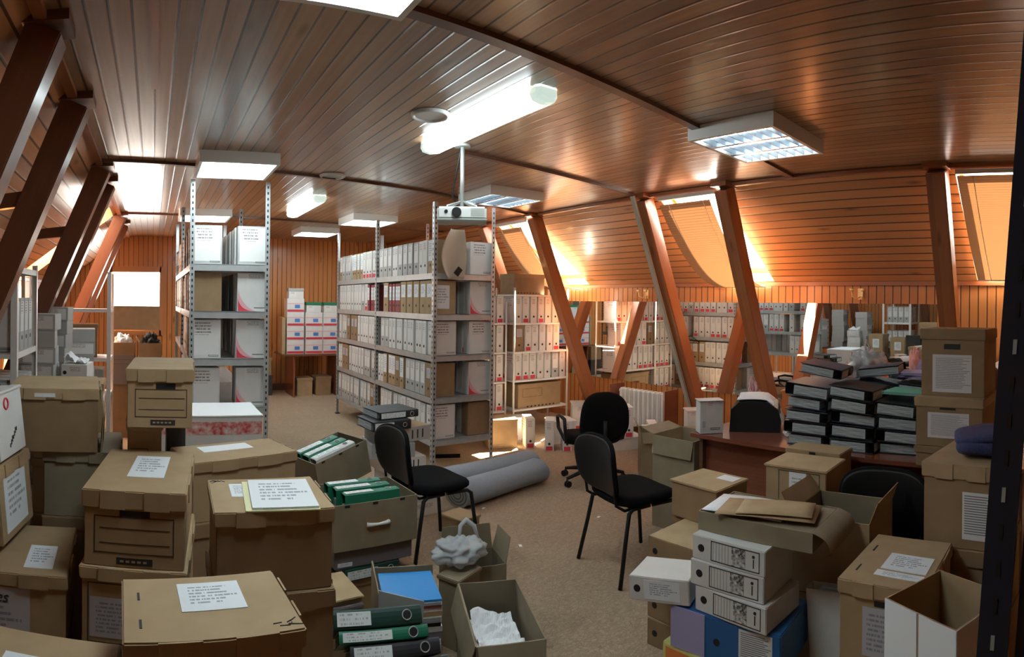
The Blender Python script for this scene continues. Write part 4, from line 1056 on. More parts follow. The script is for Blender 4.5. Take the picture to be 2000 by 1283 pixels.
lidded('kraft box half hidden behind the framed-print box, beside the desk', (3.05, 1.42), .44, .34, .19, .37, DEG(-90), m=KRAFT, lid=.03, marks=[('front', .45, .56, .95, .99, 'grip')])
lidded('dark carton on the carpet behind the framed-print box', (3.05, 1.42), .001, .34, .19, .438, DEG(-90), m=KRAFTD, lid=.03)
lidded('kraft carton on the carpet under the deep open box by the chair', (2.47, 1.03), .001, .36, .34, .38, DEG(-88), m=KRAFTD, lid=.05)
open_box('deep open kraft box between the right stack and the desk', (2.47, 1.03), .382, .37, .35, .33, DEG(-88), m=KRAFT, flaps=((1, 20), (3, 35)), fl=.09)
binder('white binder with an orange stripe standing behind the right stack', (2.235, .93, .32), 0, WHITEB, .07, .5, rot=(PI / 2, DEG(86), DEG(-88)), D=.24, labm=ORANGEC)
lidded('dark green carton on the carpet beside the slotted-lid box', (2.215, .93), .001, .22, .07, .14, DEG(-88), m=GREEND, lid=.02)
# box with two slots in its lid, front right
R2 = lq('kraft box with two lid slots and two white labels, lower right', (1635, 1128), (1808, 1158), (1805, 1048), .70, .27, dmax=.42, m=KRAFT, lid=.05, marks=[('slots',), ('top', .36, .90, .30, .62, 'LAB', -.04), ('top', .34, .90, .17, .27, 'LAB', -.04), ('front', .28, .80, .10, .70, 'LABG'), ('front', .42, .58, .72, .79, 'grip')])
R22 = under(R2, 'kraft carton below the box with two lid slots', .23, -.01, m=KRAFTD); under(R22, 'kraft carton on the carpet below the box with two lid slots', R22[5] - .001, -.01, m=KRAFTD)
R1 = lq('tall kraft box with a ruled list label and blue cloth on top', (1800, 900), (1950, 915), (1945, 860), 1.0, .33, dmax=.42, m=KRAFTD, lidm=KRAFT, lid=.06, marks=[('front', .54, .98, .12, .68, 'LABL')])
R12 = under(R1, 'kraft box directly beneath the one with the ruled list', .33, .0, m=KRAFTD, lid=.06); under(R12, 'kraft box on the carpet at the foot of the right-hand stack', R12[5] - .001, -.01, m=KRAFTD)
cl = thing('folded_cloth', 'dark blue cloth bag lying folded on the tall kraft box', 'cloth', (R1[1][0] + .01, R1[1][1] - .05, 1.0015), DEG(-82))
mb = MB()
mb.pad(.26, .30, .055, CLOTH, warp=lambda x, y: .042 + .010 * math.sin(x * 22) * math.cos(y * 15), p=4, n=40); mb.build('lower_fold', cl)
mb = MB(); mb.pad(.28, .27, .035, CLOTH, warp=lambda x, y: .075 + .010 * math.sin(x * 17 + 1) + .015 * y, p=4, n=40, taper=.15); mb.build('upper_fold', cl)
P2C = corner((1.62, .54), .26, .25, DEG(-116))
lidded('kraft carton on the carpet under the open box with white front', P2C, .001, .24, .23, .485, DEG(-116), m=KRAFTD, lid=.05)
wob = open_box('open kraft box with bright white front panels, lowest right', P2C, .4875, .26, .25, .29, DEG(-116), m=KRAFT, inside=KRAFT, flaps=(), fl=.10, marks=[('front', .0, .47, .0, 1.0, 'SNOW'), ('front', .50, 1.0, .0, 1.0, 'SNOW'), ('right', .0, 1.0, .0, 1.0, 'SNOW')])
for ch in [c for c in bpy.data.objects if c.parent == wob and c.name.startswith('flap')]: ch.data.materials[0] = WHITEB
lidded('kraft carton on the carpet under the small green folders', (1.33, .66), .001, .26, .20, .36, DEG(-60), m=KRAFTD, lid=.04)
for k in range(3):
    binder(('green folder lowest in the small pile at the bottom right', 'green folder in the middle of the small bottom right pile', 'green folder on top of the small bottom right pile')[k], (1.33, .66, .362 + k * .034), DEG(-60 + k * 4), GREENC, .03, .2, H=.26, D=.20)
# navy perforated uprights leaning at the right edge
def lean_post(x, y, k, label, wd, sx=1):
    root = thing('navy_upright', label, 'upright', (x, y, 0)); mb = MB(); M = Matrix.Shear('XY', 4, (.003, k))
    mb.box((0, -wd, .0), (.004, 0, CH - .004), BSTEEL, M); mb.box((.004, -.004, .0), (.05, 0, CH - .004), BSTEEL, M); mb.box((.004, -wd, 0), (.03, -wd + .004, CH - .004), BSTEEL, M); mb.build('profile', root)
    z = .1
    while z < CH - .1:
        s = MB(); s.box((-.0012, -wd * .5 - .004, z), (.0, -wd * .5 + .004, z + .03), GREYP if int(z * 100) % 30 < 8 else HOLE, M); s.build('slot', root); z += .075
    return root
lean_post(1.185, .262, -.068, 'navy perforated steel upright leaning at the right edge of the picture', .062)
lean_post(1.235, .185, -.066, 'second navy steel upright, behind the one at the right edge', .06)

# desk with its heap
dk = thing('desk', 'long red-brown office desk covered with binders on the right', 'desk', (3.62, 1.38, 0))
mb = MB(); mb.box((-.42, -1.12, .712), (.42, 1.08, .74), REDW); mb.build('desk_top', dk, bevel=.004)
for y in (-1.08, 0.0, 1.03): mb = MB(); mb.box((-.34, y, 0), (.38, y + .03, .711), DESKW); mb.build('panel_leg', dk)
for y0_, y1_ in ((-1.049, -.001), (.031, 1.029)):
    mb = MB(); mb.box((-.30, y0_, .10), (-.28, y1_, .710), REDW); mb.build('front_panel', dk)
dk2 = thing('table', 'second cluttered table between the desk and the mirror', 'table', (4.50, 1.45, 0))
mb = MB(); mb.box((-.40, -.95, .705), (.40, .95, .735), DESKW); mb.build('table_top', dk2)
for a in (-.36, .36):
    for b in (-.9, .9): mb = MB(); mb.box((a - .025, b - .025, 0), (a + .025, b + .025, .704), BLACKP); mb.build('leg', dk2)

pt = thing('printer', 'black desktop printer with white sheets lying over its top', 'printer', (3.65, 2.20, .7415), DEG(28))
mb = MB()
prof = [(-.17, 0), (-.175, .09), (-.155, .16), (-.09, .205), (.02, .215), (.12, .20), (.17, .15), (.18, 0)]
for s0, s1 in ((-.19, .19),):
    n = len(prof)
    for i in range(n - 1): (y0_, z0_), (y1_, z1_) = prof[i], prof[i + 1]; mb.face([(s0, y0_, z0_), (s1, y0_, z0_), (s1, y1_, z1_), (s0, y1_, z1_)], BLACKP, smooth=False)
    mb.face([(s0, y, z_) for y, z_ in prof], BLACKP); mb.face([(s1, y, z_) for y, z_ in prof], BLACKP); mb.face([(s0, -.17, 0), (s1, -.17, 0), (s1, .18, 0), (s0, .18, 0)], BLACKP)
mb.build('case', pt)
mb = MB(); mb.box((-.13, -.178, .03), (.13, -.1725, .05), GREYP); mb.build('paper_slot', pt)
mb = MB()
mb.grid(12, 8, lambda u, v: Vector((-.17 + .33 * u, -.20 + .33 * v, .226 - .9 * max(0, .45 - v) ** 2 - .02 * max(0, v - .7) + .004 * math.sin(u * 9))), SNOW); o = mb.build('paper_sheet', pt); md = o.modifiers.new('thickness', 'SOLIDIFY'); md.thickness = .004
ph = thing('telephone', 'white desk telephone with a coiled cord beside the black printer', 'telephone', (3.70, 1.885, .7415), DEG(-62))
mb = MB(); mb.hexa([Vector(p) for p in ((-.09, -.10, 0), (.09, -.10, 0), (.09, .10, 0), (-.09, .10, 0), (-.085, -.09, .03), (.085, -.09, .03), (.085, .09, .075), (-.085, .09, .075))], WHITEP); mb.build('base', ph, bevel=.006)
mb = MB(); mb.tube([(-.06, -.10, .055), (-.065, -.07, .075), (-.065, .05, .105), (-.06, .09, .10)], [.024, .018, .018, .024], WHITEP, 10); mb.build('handset', ph)
mb = MB()
for a in range(3):
    for b in range(4): mb.box((-.005 + a * .028, -.07 + b * .028, .034 + b * .0062), (.013 + a * .028, -.052 + b * .028, .048 + b * .0062), GREYP)
mb.build('keys', ph)
mb = MB(); mb.tube([(-.06 - .04 * t + .012 * math.cos(t * 70), -.11 - .10 * math.sin(t * 3), .016 + .011 * math.sin(t * 70)) for t in [k / 90 for k in range(91)]], .003, WHITEP, 4); mb.build('coiled_cord', ph)
lidded('small white carton with a sticker standing on the desk end', (3.30, 2.37), .7415, .18, .13, .225, DEG(-38), m=WHITEB, lid=.006, name='small_carton', marks=[('front', .30, .62, .55, .99, 'TXTP'), ('front', .45, .85, .12, .18, 'frame'), ('front', .08, .26, .16, .40, 'LABL')])
def bag(label, loc, r, m, seed, cat='bag', rz=0, amp=.5, handle=False):
    root = thing('plastic_bag' if cat == 'bag' else 'bundle', label, cat, (loc[0], loc[1], loc[2] + .001), rz)
    mb = MB(); mb.blob((0, 0, r[2]), r[0], r[1], r[2], m, seed, amp, 20, 3.0); mb.build('bag_body', root)
    if handle: e = MB(); e.tube([(-.03, 0, r[2] * 1.6), (-.05, .01, r[2] * 2.3), (0, .02, r[2] * 2.6), (.05, .01, r[2] * 2.2), (.03, 0, r[2] * 1.6)], .009, m, 6); e.build('bag_handle', root)
    return root
bag('pink translucent plastic bag standing behind the small sticker carton', (3.93, 2.40, .74), (.07, .05, .12), PINKBAG, 5, handle=True)
NUM = ['lowest', 'second', 'third', 'fourth', 'fifth', 'sixth']
def binder_stack(cx, cy, n, where, seed, z0=.742, step=1.2):
    r = random.Random(seed); z = z0; ang = 0
    for k in range(n):
        w_ = r.choice((.070, .075, .065)); top = k == n - 1; col = r.choice((BLACKC, BLACKC, NAVYC))
        if k: ang += DEG(step * r.uniform(.5, 1.5)); z += .0017 + .158 * math.tan(DEG(step * 1.5)) * .9
        binder('%s binder with pages toward us, %s in the %s' % ('navy' if col is NAVYC else 'black', 'topmost' if top else NUM[k], where), (cx + r.uniform(-.03, .03) - k * .004, cy + r.uniform(-.006, .006), z), 0, col, w_, .5, D=.285, H=.31, rot=((ang, 0, r.uniform(-.07, .07)), (-ang, 0, PI + r.uniform(-.07, .07)), (ang, 0, r.uniform(-.05, .09)))[k % 3 if seed % 2 else (k + 2) % 3])
        z += w_ + .001
    return z
binder_stack(3.47, 1.635, 5, 'left desk stack nearest the telephone', 3, step=1.5)
binder_stack(3.47, 1.33, 5, 'middle front desk stack', 4, step=1.3)
binder_stack(3.49, 1.032, 4, 'right desk stack beside the labelled boxes', 5)
binder_stack(3.835, 1.63, 5, 'left rear desk stack', 6)
binder_stack(3.835, 1.32, 5, 'middle rear desk stack', 7, step=1.4)
binder_stack(3.84, 1.005, 5, 'right rear desk stack', 8)
zt = 1.135
b1 = binder('navy ring binder sliding open on top of the left desk stack', (3.46, 1.57, 1.185), 0, NAVYC, .06, .5, D=.27, H=.30, rot=(DEG(9), 0, DEG(8)))
b2 = binder('slate ring binder tipped against the top of the rear desk stacks', (3.83, 1.32, 1.155), 0, NAVYC, .06, .5, D=.27, H=.30, rot=(0, DEG(7), DEG(97)))
for k, (x, y, z_, a, m_, l) in enumerate(((3.47, 1.01, 1.09, 85, mat('teal_folder', (.10, .45, .36), .5), 'teal folder lying under the violet ones on the desk heap'), (3.82, 1.02, 1.152, 80, PURPLE, 'bright violet folder on the desk heap beside the labelled boxes'), (3.82, 1.02, 1.170, 100, LILAC, 'pale lilac folder on top of the desk heap'))):
    rt = thing('paper_folder', l, 'folder', (x, y, z_), DEG(a)); mb = MB(); mb.box((-.14, -.11, 0), (.14, .11, .004), m_); mb.box((-.14, -.11, .012), (.14, .11, .016), m_); mb.build('cover', rt); mb = MB(); mb.box((-.135, -.105, .0042), (.13, .105, .0118), PAGEST); mb.build('sheets', rt)
for z_, l, x, y, m_ in ((.736, 'brown carton lying on the rear table behind the black printer', 4.35, 2.05, KRAFT), (.736, 'large brown carton on the rear table under the white bags', 4.40, 1.55, KRAFTD), (.736, 'brown carton on the rear table under the mauve bundle', 4.40, 1.05, KRAFT)):
    lidded(l, (x, y), z_, .36 if y < 2 else .20, .34, .30 if y < 2 else .16, DEG(-90), m=m_, lid=.04)
lidded('small orange carton on the rear table behind the telephone', (4.23, 2.24), .736, .11, .13, .20, DEG(-80), m=ORANGEC, lid=.02, name='small_carton')
bag('large clear plastic bag on a carton behind the binder heap', (4.38, 1.62, 1.037), (.16, .14, .12), BAG, 11, amp=.55, handle=True)
bag('dark padded bundle beside the clear bag on the rear cartons', (4.22, 1.32, 1.037), (.09, .07, .07), mat('slate_cloth', (.07, .08, .10), .8), 12, 'bundle', amp=.3)
bag('mauve clothing bundle on a carton behind the violet folders', (4.36, 1.05, 1.037), (.18, .15, .11), mat('mauve_cloth', (.22, .15, .26), .85), 13, 'bundle', amp=.35)
bag('pink paper bag standing on the rear table carton', (4.45, 1.84, .737), (.08, .07, .20), PINKBAG, 15, amp=.3)
# labelled boxes at the right of the desk
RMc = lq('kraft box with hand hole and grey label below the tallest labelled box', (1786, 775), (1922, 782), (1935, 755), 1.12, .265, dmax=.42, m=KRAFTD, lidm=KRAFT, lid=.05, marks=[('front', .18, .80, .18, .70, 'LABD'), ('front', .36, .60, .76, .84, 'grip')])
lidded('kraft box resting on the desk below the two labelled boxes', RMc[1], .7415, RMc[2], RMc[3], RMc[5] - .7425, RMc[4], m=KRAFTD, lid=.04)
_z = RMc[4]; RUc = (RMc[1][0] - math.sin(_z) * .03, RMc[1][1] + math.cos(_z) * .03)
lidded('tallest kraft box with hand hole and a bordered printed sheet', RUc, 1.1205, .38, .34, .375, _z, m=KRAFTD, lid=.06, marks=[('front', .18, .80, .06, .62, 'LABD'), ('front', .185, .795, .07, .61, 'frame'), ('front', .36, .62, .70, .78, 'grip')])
cb = thing('cabinet', 'low red-brown cabinet against the right wall at the picture edge', 'cabinet', (5.22, .50, 0))
mb = MB(); mb.box((-.22, -.4, 0), (.25, .4, 1.08), REDW); mb.build('body', cb, bevel=.004)
for s in (-1, 1): mb = MB(); mb.box((-.238, s * .2 - .19, .05), (-.2205, s * .2 + .19, 1.04), REDW); d_ = mb.build('door', cb); e = MB(); e.box((-.252, s * .04 - .008, .5), (-.239, s * .04 + .008, .62), STEEL); e.build('handle', d_)
crumple('loose_paper', 'crumpled white papers on top of the low cabinet', 'papers', (5.2, .50, 1.0805), .30, .5, SNOW, 9, .07)

# ------------------------------------------------------------------ chairs
def visitor_chair(label, loc, rz):
    root = thing('visitor_chair', label, 'chair', loc, rz)
    mb = MB(); mb.pad(.47, .43, .06, BLACKF, warp=lambda x, y: .455 - .35 * max(0, -y - .12) ** 1.5 + .25 * x * x, p=3.6, n=40, taper=.10); mb.build('seat', root)
    M = Matrix.Translation((0, .235, .655)) @ Matrix.Rotation(DEG(82), 4, 'X')
    mb = MB(); mb.pad(.45, .36, .035, BLACKF, warp=lambda x, y: -.9 * x * x + .35 * y * y, p=3.4, n=40, M=M, taper=.10); mb.build('backrest', root)
    mb = MB(); M2 = Matrix.Translation((0, .252, .655)) @ Matrix.Rotation(DEG(82), 4, 'X'); mb.pad(.43, .34, .012, BLACKP, warp=lambda x, y: -.9 * x * x + .35 * y * y, p=3.4, n=40, M=M2, taper=.10); mb.build('back_shell', root)
    for s in (-1, 1):
        mb = MB(); mb.tube([(s * .24, -.235, .003), (s * .215, -.20, .25), (s * .205, -.18, .405), (s * .20, -.15, .425), (s * .20, 0, .428)], .0125, BLACKP, 10); mb.build('leg', root)
        mb = MB(); mb.tube([(s * .24, .25, .003), (s * .215, .20, .25), (s * .205, .17, .405), (s * .20, .14, .425), (s * .20, .02, .428)], .0125, BLACKP, 10); mb.build('leg', root)
        mb = MB(); mb.tube([(s * .17, .05, .420), (s * .17, .18, .415), (s * .165, .235, .45), (s * .16, .262, .60), (s * .155, .262, .70)], .009, BLACKP, 8); mb.build('back_support', root)
    mb = MB(); mb.tube([(-.20, -.13, .425), (.20, -.13, .425)], .011, BLACKP, 8); mb.build('cross_bar', root); mb = MB(); mb.tube([(-.20, .13, .425), (.20, .13, .425)], .011, BLACKP, 8); mb.build('cross_bar', root)
    return root
visitor_chair('black visitor chair standing in the open middle of the carpet, back toward left', (2.68, 2.50, 0), DEG(78))
visitor_chair('black visitor chair behind the box of green binders with white handle', (1.75, 3.40, 0), DEG(94))
visitor_chair('black visitor chair pushed under the desk beside the labelled boxes', (2.985, .93, 0), DEG(94))
oc_ = thing('office_chair', 'black swivel office chair on castors by the carpet rolls', 'chair', (3.66, 3.93, 0), DEG(158))
mb = MB(); mb.pad(.48, .46, .075, BLACKF, warp=lambda x, y: .405 + .3 * x * x, p=3.0, n=40); mb.build('seat', oc_)
mb = MB(); M = Matrix.Translation((0, .25, .625)) @ Matrix.Rotation(DEG(84), 4, 'X'); mb.pad(.45, .44, .07, BLACKF, warp=lambda x, y: -.9 * x * x + .3 * y * y, p=2.8, n=44, M=M, taper=-.12); mb.build('backrest', oc_)
mb = MB(); mb.tube([(0, .12, .35), (0, .26, .36), (0, .31, .45), (0, .30, .60)], .02, BLACKP, 8); mb.build('back_bar', oc_)
mb = MB(); mb.cyl((0, 0, .10), .028, .18, BLACKP, 16); mb.cyl((0, 0, .26), .019, .10, STEEL, 14); mb.box((-.09, -.10, .345), (.09, .12, .372), BLACKP); mb.build('gas_column', oc_)
for s in (-1, 1):
    mb = MB(); mb.tube([(s * .19, .06, .37), (s * .275, .06, .385), (s * .29, .08, .50), (s * .29, .06, .585), (s * .29, -.06, .60), (s * .29, -.15, .58), (s * .285, -.13, .48), (s * .26, -.02, .385), (s * .19, -.04, .37)], .017, BLACKP, 8); mb.build('armrest', oc_)
for k in range(5):
    a = DEG(72 * k + 20); ca, sa = math.cos(a), math.sin(a)
    mb = MB(); mb.tube([(0.03 * ca, .03 * sa, .115), (.15 * ca, .15 * sa, .10), (.29 * ca, .29 * sa, .072)], [.024, .02, .014], BLACKP, 8); st = mb.build('star_leg', oc_)
    e = MB()
    for s in (-.014, .014): e.cyl((.29 * ca - sa * s - sa * .008 * (1 if s > 0 else 1), .29 * sa + ca * s + ca * .008, .028), .028, .012, BLACKP, 16, axis=(-sa, ca, 0))
    e.tube([(.29 * ca, .29 * sa, .03), (.29 * ca, .29 * sa, .075)], .008, BLACKP, 6); e.build('castor', st)

# ------------------------------------------------------------------ carpet rolls
def carpet_roll(label, p0, p1, r, sq=.8):
    p0 = Vector(p0); p1 = Vector(p1); root = thing('carpet_roll', label, 'carpet roll', tuple(p0))
    d = (p1 - p0); L = d.length; d.normalize(); a = Vector((-d.y, d.x, 0)); n = 28
    def fn(u, v):
        t = 2 * PI * u; k = 1 + .03 * math.sin(v * 7) - .05 * (1 - v)
        return d * (L * v) + a * (math.cos(t) * r * 1.12 * k) + Vector((0, 0, (r * sq + max(-r * sq + .001, math.sin(t) * r * sq * k))))
    mb = MB(); mb.grid(n, 12, fn, ROLLM); mb.build('outer_layer', root)
    mb = MB()
    for e in (0, 1):
        base = d * (L * e)
        def sp(u, v, e=e, base=base):
            rr = max(.02, 1 - v); t = 2 * PI * u; return base + a * (math.cos(t) * r * 1.12 * rr) + Vector((0, 0, r * sq + math.sin(t) * r * sq * rr)) - d * ((-1) ** e * -.0) + d * (.02 * v * (1 if e == 0 else -1))
        mb.grid(n, 6, sp, mat('roll_end_felt', (.30, .29, .27), .95)); mb.build('rolled_end', root); mb = MB()
    mb = MB()
    for e in (0, 1):
        base = d * (L * e) + d * ((-.002) if e == 0 else .002)
        mb.tube([base + a * math.cos(t) * r * 1.05 * (1 - t / 26) + Vector((0, 0, r * sq + math.sin(t) * r * sq * .94 * (1 - t / 26))) for t in [k * .3 for k in range(70)]], .003, mat('roll_gap', (.06, .06, .06), .9), 4)
        mb.build('spiral_edge', root); mb = MB()
    return root
carpet_roll('front grey carpet roll lying on the floor near the office chair', (2.30, 4.02, 0), (3.27, 4.24, 0), .125)
carpet_roll('rear grey carpet roll lying behind the other one', (2.30, 4.41, 0), (3.42, 4.54, 0), .12)
for x, y, a, l in ((3.12, 4.85, 25, 'black steel angle foot lying beside the near right upright of the central rack'), (2.95, 5.35, 20, 'black steel bracket lying under the central rack')):
    rt = thing('steel_foot', l, 'bracket', (x, y, .001), DEG(-a)); mb = MB(); mb.box((-.13, -.025, 0), (.13, -.020, .04), BLACKP); mb.box((-.13, -.020, 0), (.13, .03, .005), BLACKP); mb.build('angle', rt)
# cartons by the carpet edge: open box and the one with the white taped label
open_box('open kraft box with a taped white label standing right of the office chair', (4.23, 3.60), .001, .40, .30, .44, DEG(-42), m=KRAFTG, flaps=((0, 155), (3, 30)), fl=.10, marks=[('front', .25, .62, .58, .86, 'LAB')])
open_box('tall open kraft box at the end of the desk with flaps spread out', (3.44, 2.665), .001, .37, .36, .66, DEG(-88), m=KRAFTG, flaps=((0, 172), (2, 95), (3, 75)), fl=.13, marks=[('left', .2, .8, .1, .5, 'TXT')])

# ------------------------------------------------------------------ white tube shelves beside the mirror
tw = thing('tube_shelf', 'white tubular steel shelving full of white boxes before the mirror', 'shelf', (4.18, 5.92, 0))
for x in (0, .86):
    for y in (0, .40): mb = MB(); mb.tube([(x, y, 0), (x, y, 1.80)], .014, WSTEEL, 10); mb.build('upright', tw)
WL_ = [.29, .65, 1.005, 1.36, 1.715]
for z_ in WL_: mb = MB(); mb.box((.0, -.005, z_ - .022), (.86, .405, z_), WSTEEL); mb.build('shelf', tw)
tw2 = thing('tube_shelf', 'narrow white tubular shelf at the left end of the white shelving', 'shelf', (3.72, 5.98, 0))
for x in (0, .38):
    for y in (0, .32): mb = MB(); mb.tube([(x, y, 0), (x, y, 1.62)], .012, WSTEEL, 8); mb.build('upright', tw2)
for z_ in (.28, .64, 1.00, 1.36): mb = MB(); mb.box((0, -.004, z_ - .018), (.38, .324, z_), WSTEEL); mb.build('shelf', tw2)
for z_, ks, nm_ in ((.28, 'wr', 'lowest'), (.64, 'wr', 'second'), (1.00, 'wt', 'third'), (1.36, 'wr', 'top')):
    for q in range(3): put(ks, (3.79 + q * .12, 6.14, z_ + .001), 0, '%s, %s shelf of the narrow white tube shelf' % (DESC[ks], nm_), 'boxes on the %s shelf of the narrow tube shelf' % nm_)
for z_, seq, nm_ in ((.65, ['wr', 'wr', 'wr', 'wt', 'wt', 'gw', 'wt'], 'second'), (1.005, ['kd', 'wr', 'wt', 'wt', 'wt', 'wr'], 'third'), (1.36, ['wt', 'wr', 'wt', 'wr', 'wt', 'wt', 'wr'], 'fourth')):
    x = 4.21
    for k in seq:
        w = WID[k]; put(k, (x + w / 2, 6.07, z_ + .001), random.uniform(-.05, .05), '%s, %s shelf of the wide white tube shelving' % (DESC[k], nm_), '%s on the %s shelf of the wide tube shelving' % (DESC[k], nm_)); x += w + .016
lidded('wide brown lidded box with fold marks on the lowest white tube shelf', (4.62, 6.12), .2915, .70, .34, .30, 0, m=KRAFT, lid=.03, marks=[('front', .10, .55, .45, .8, 'frame'), ('front', .2, .9, .02, .08, 'dots')])
lidded('brown lidded carton on the very top of the white tube shelving', (4.44, 6.12), 1.7165, .48, .34, .26, 0, m=KRAFTD, lid=.05, marks=[('front', .1, .9, .05, .1, 'dots')])
for x, y, w_, h_, l, m_ in ((3.72, 5.52, .34, .32, 'cream sunlit carton on the floor before the white tube shelves', KRAFT2), (4.42, 5.30, .30, .26, 'white carton on the floor behind the office chair', WHITEB), (4.75, 4.62, .42, .14, 'flat white carton on the floor before the radiator', WHITEB)):
    lidded(l, (x, y), .001, w_, .30, h_, DEG(-20), m=m_, lid=.02)
for k, (x, y, a, z_) in enumerate(((3.98, 5.34, -25, .001), (4.10, 5.10, -40, .001), (4.24, 4.98, -35, .001), (4.60, 4.10, -42, .001), (4.70, 3.98, -45, .001), (4.84, 4.25, -42, .001), (4.78, 3.48, -50, .001), (5.02, 3.38, -50, .001), (4.66, 4.66, -35, .1425), (4.79, 4.58, -35, .1425), (4.62, 3.26, -50, .001))):
    ls = ('white red-square box on the floor beside the cream sunlit carton', 'white red-square box on the floor left of the office chair armrest', 'white red-square box on the floor behind the office chair armrest', 'white red-square box standing left of three before the radiator',
          'white red-square box standing second of three before the radiator', 'white red-square box standing behind the pair before the radiator', 'white red-square box at the foot of the ducted slanting post', 'white red-square box right of the ducted post foot',
          'left white red-square box on the flat carton by the radiator', 'right white red-square box on the flat carton by the radiator', 'white red-square box farthest right behind the tall open kraft box')
    put('wr', (x, y, z_), DEG(a), ls[k], None)
for l, c_, z_, w_, d_, h_, a_ in (('white carton on the floor right of the radiator', (4.95, 3.74), .001, .25, .22, .30, -45), ('small white carton on top of the one right of the radiator', (4.95, 3.74), .302, .22, .20, .22, -40),
                           ('white carton on the floor left of the radiator', (5.02, 5.55), .001, .34, .28, .36, -35), ('white carton beside the cream sunlit carton, under the white shelves', (4.07, 5.68), .001, .20, .20, .27, -10)):
    lidded(l, c_, z_, w_, d_, h_, DEG(a_), m=WHITEB, lid=.02, marks=[('front', .1, .9, .5, .9, 'TXTP'), ('front', .08, .3, .04, .24, 'RED')])
# radiator with wooden side frames under the mirror
rd = thing('radiator', 'ribbed white radiator between wooden side boards under the mirror', 'radiator', (5.36, 4.85, 0))
for k in range(10): mb = MB(); y = -.34 + k * .076; mb.box((-.045, y - .033, .10), (.045, y + .033, .56), WHITEP); mb.build('rib', rd, bevel=.014)
for z_ in (.14, .52): mb = MB(); mb.tube([(0, -.38, z_), (0, .40, z_)], .018, WHITEP, 8); mb.build('pipe', rd)
for y in (-.44, .44): mb = MB(); mb.box((-.13, y - .012, 0), (.11, y + .012, .60), REDW); mb.build('side_board', rd)
# brass wall lamps shaped like curling leaves
for y, l in ((4.93, 'brass wall lamp above the mirror left of the ducted post'), (2.12, 'brass wall lamp above the mirror near the broad right post')):
    rt = thing('wall_lamp', l, 'wall lamp', (WR, y, 1.735)); mb = MB(); mb.box((-.012, -.03, -.05), (-.001, .03, .06), BRASS); mb.build('back_plate', rt)
    for s in (-1, 1): mb = MB(); mb.tube([(-.012, 0, -.02), (-.05, s * .03, -.045), (-.09, s * .055, -.02), (-.10, s * .06, .03), (-.085, s * .05, .05)], .007, BRASS, 8); mb.cyl((-.10, s * .06, .028), .018, .03, BRASS, 14, r2=.024); mb.build('curled_arm', rt)
# clothes hanger hooked to the rack, seen in the mirror
hg = thing('clothes_hanger', 'black clothes hanger hooked on the window side of the central rack', 'hanger', (3.335, 5.9, 1.0)); hg.rotation_euler = (0, 0, PI / 2)
mb = MB(); mb.tube([(0, 0, .10), (-.10, 0, .06), (-.20, 0, 0), (-.19, 0, -.01), (.19, 0, -.01), (.20, 0, 0), (.10, 0, .06), (0, 0, .10)], .007, BLACKP, 8); mb.tube([(0, 0, .10), (0, 0, .13), (.015, 0, .145), (.03, 0, .13), (.02, 0, .11)], .003, STEEL, 6); mb.build('hanger_body', hg)
# cream sheet with a dark clip on the top shelf of the central rack
cs = thing('curved_sheet', 'large curled cream sheet with a dark clip on the top rack shelf', 'sheet', (2.80, 5.0, 1.84), DEG(0))
def csf(u, v):
    a = u * 2 - 1; wdt = .17 * (1 - .55 * v ** 2) * (1 - .5 * (1 - v) ** 3)
    return Vector((a * wdt + .02 * v - .03 * math.sin(v * 3), .0 - .05 * a * a, .48 * v + .0))
mb = MB(); mb.grid(14, 18, csf, CREAM); o = mb.build('sheet', cs); md = o.modifiers.new('thickness', 'SOLIDIFY'); md.thickness = .003
mb = MB(); mb.box((-.028, -.062, -.04), (.028, -.05, .04), BLACKP, Matrix.Translation((.02, 0, .07)) @ Matrix.Rotation(DEG(38), 4, 'Y')); mb.build('dark_clip', cs)

# ------------------------------------------------------------------ far table with cartons of paper
ft = thing('table', 'far wooden table loaded with red and white paper cartons', 'table', (2.62, 9.75, 0))
mb = MB(); mb.box((-.50, -.32, .685), (.52, .32, .71), DESKW); mb.build('table_top', ft)
for x in (-.30, .46): mb = MB(); mb.box((x, -.28, 0), (x + .03, .30, .684), REDW); mb.build('panel_leg', ft)
bl = mat('blue_ink', (.08, .22, .55), .6); n = 0
cellz = .711
for ci, x in enumerate((2.37, 2.69, 3.0)):
    for k in range((4, 3, 3)[ci]):
        top_ = k == (4, 3, 3)[ci] - 1
        rt = thing('paper_carton', '%s paper carton, %s in the %s far table column' % ('red and white', ('bottom', 'second', 'third', 'top')[k], ('left', 'middle', 'right')[ci]), 'carton', (x + random.uniform(-.006, .006), 9.66, cellz + k * .232), 0)
        mb = MB(); mb.box((-.148, -.11, 0), (.148, .11, .231), WHITEB); mb.build('body', rt, bevel=.003)
        fr = face_frame('front', .296, .22, .231); mb = MB(); decal(mb, fr, .02, .98, .04, .20, RED); decal(mb, fr, .02, .98, .60, .66, mat('pink_ink', (.74, .38, .42), .6)); decal(mb, fr, .45, .75, .30, .55, bl); mb.build('print', rt)
for x, z_, a, m_, l in ((2.38, .711 + 4 * .232, 0, GREYB, 'small dark-banded carton on top of the left far column'), (2.69, .711 + 3 * .232, 0, GREENC, 'green and white carton on top of the middle far column'), (3.0, .711 + 3 * .232, 0, GREENC, 'green and white carton on top of the right far column')):
    lidded(l, (x, 9.66), z_ + .001, .27, .20, .17, a, m=WHITEB, lid=.05, lidm=m_, name='paper_carton', cat='carton', marks=[('front', .1, .5, .2, .6, 'TXT')])
bp = MB(); bp.box((2.14, 9.55, .712), (2.20, 9.85, 1.32), KRAFT); tag(bp.build('cardboard_sheet', bevel=.003), 'upright brown cardboard panel left of the far paper cartons', 'cardboard')
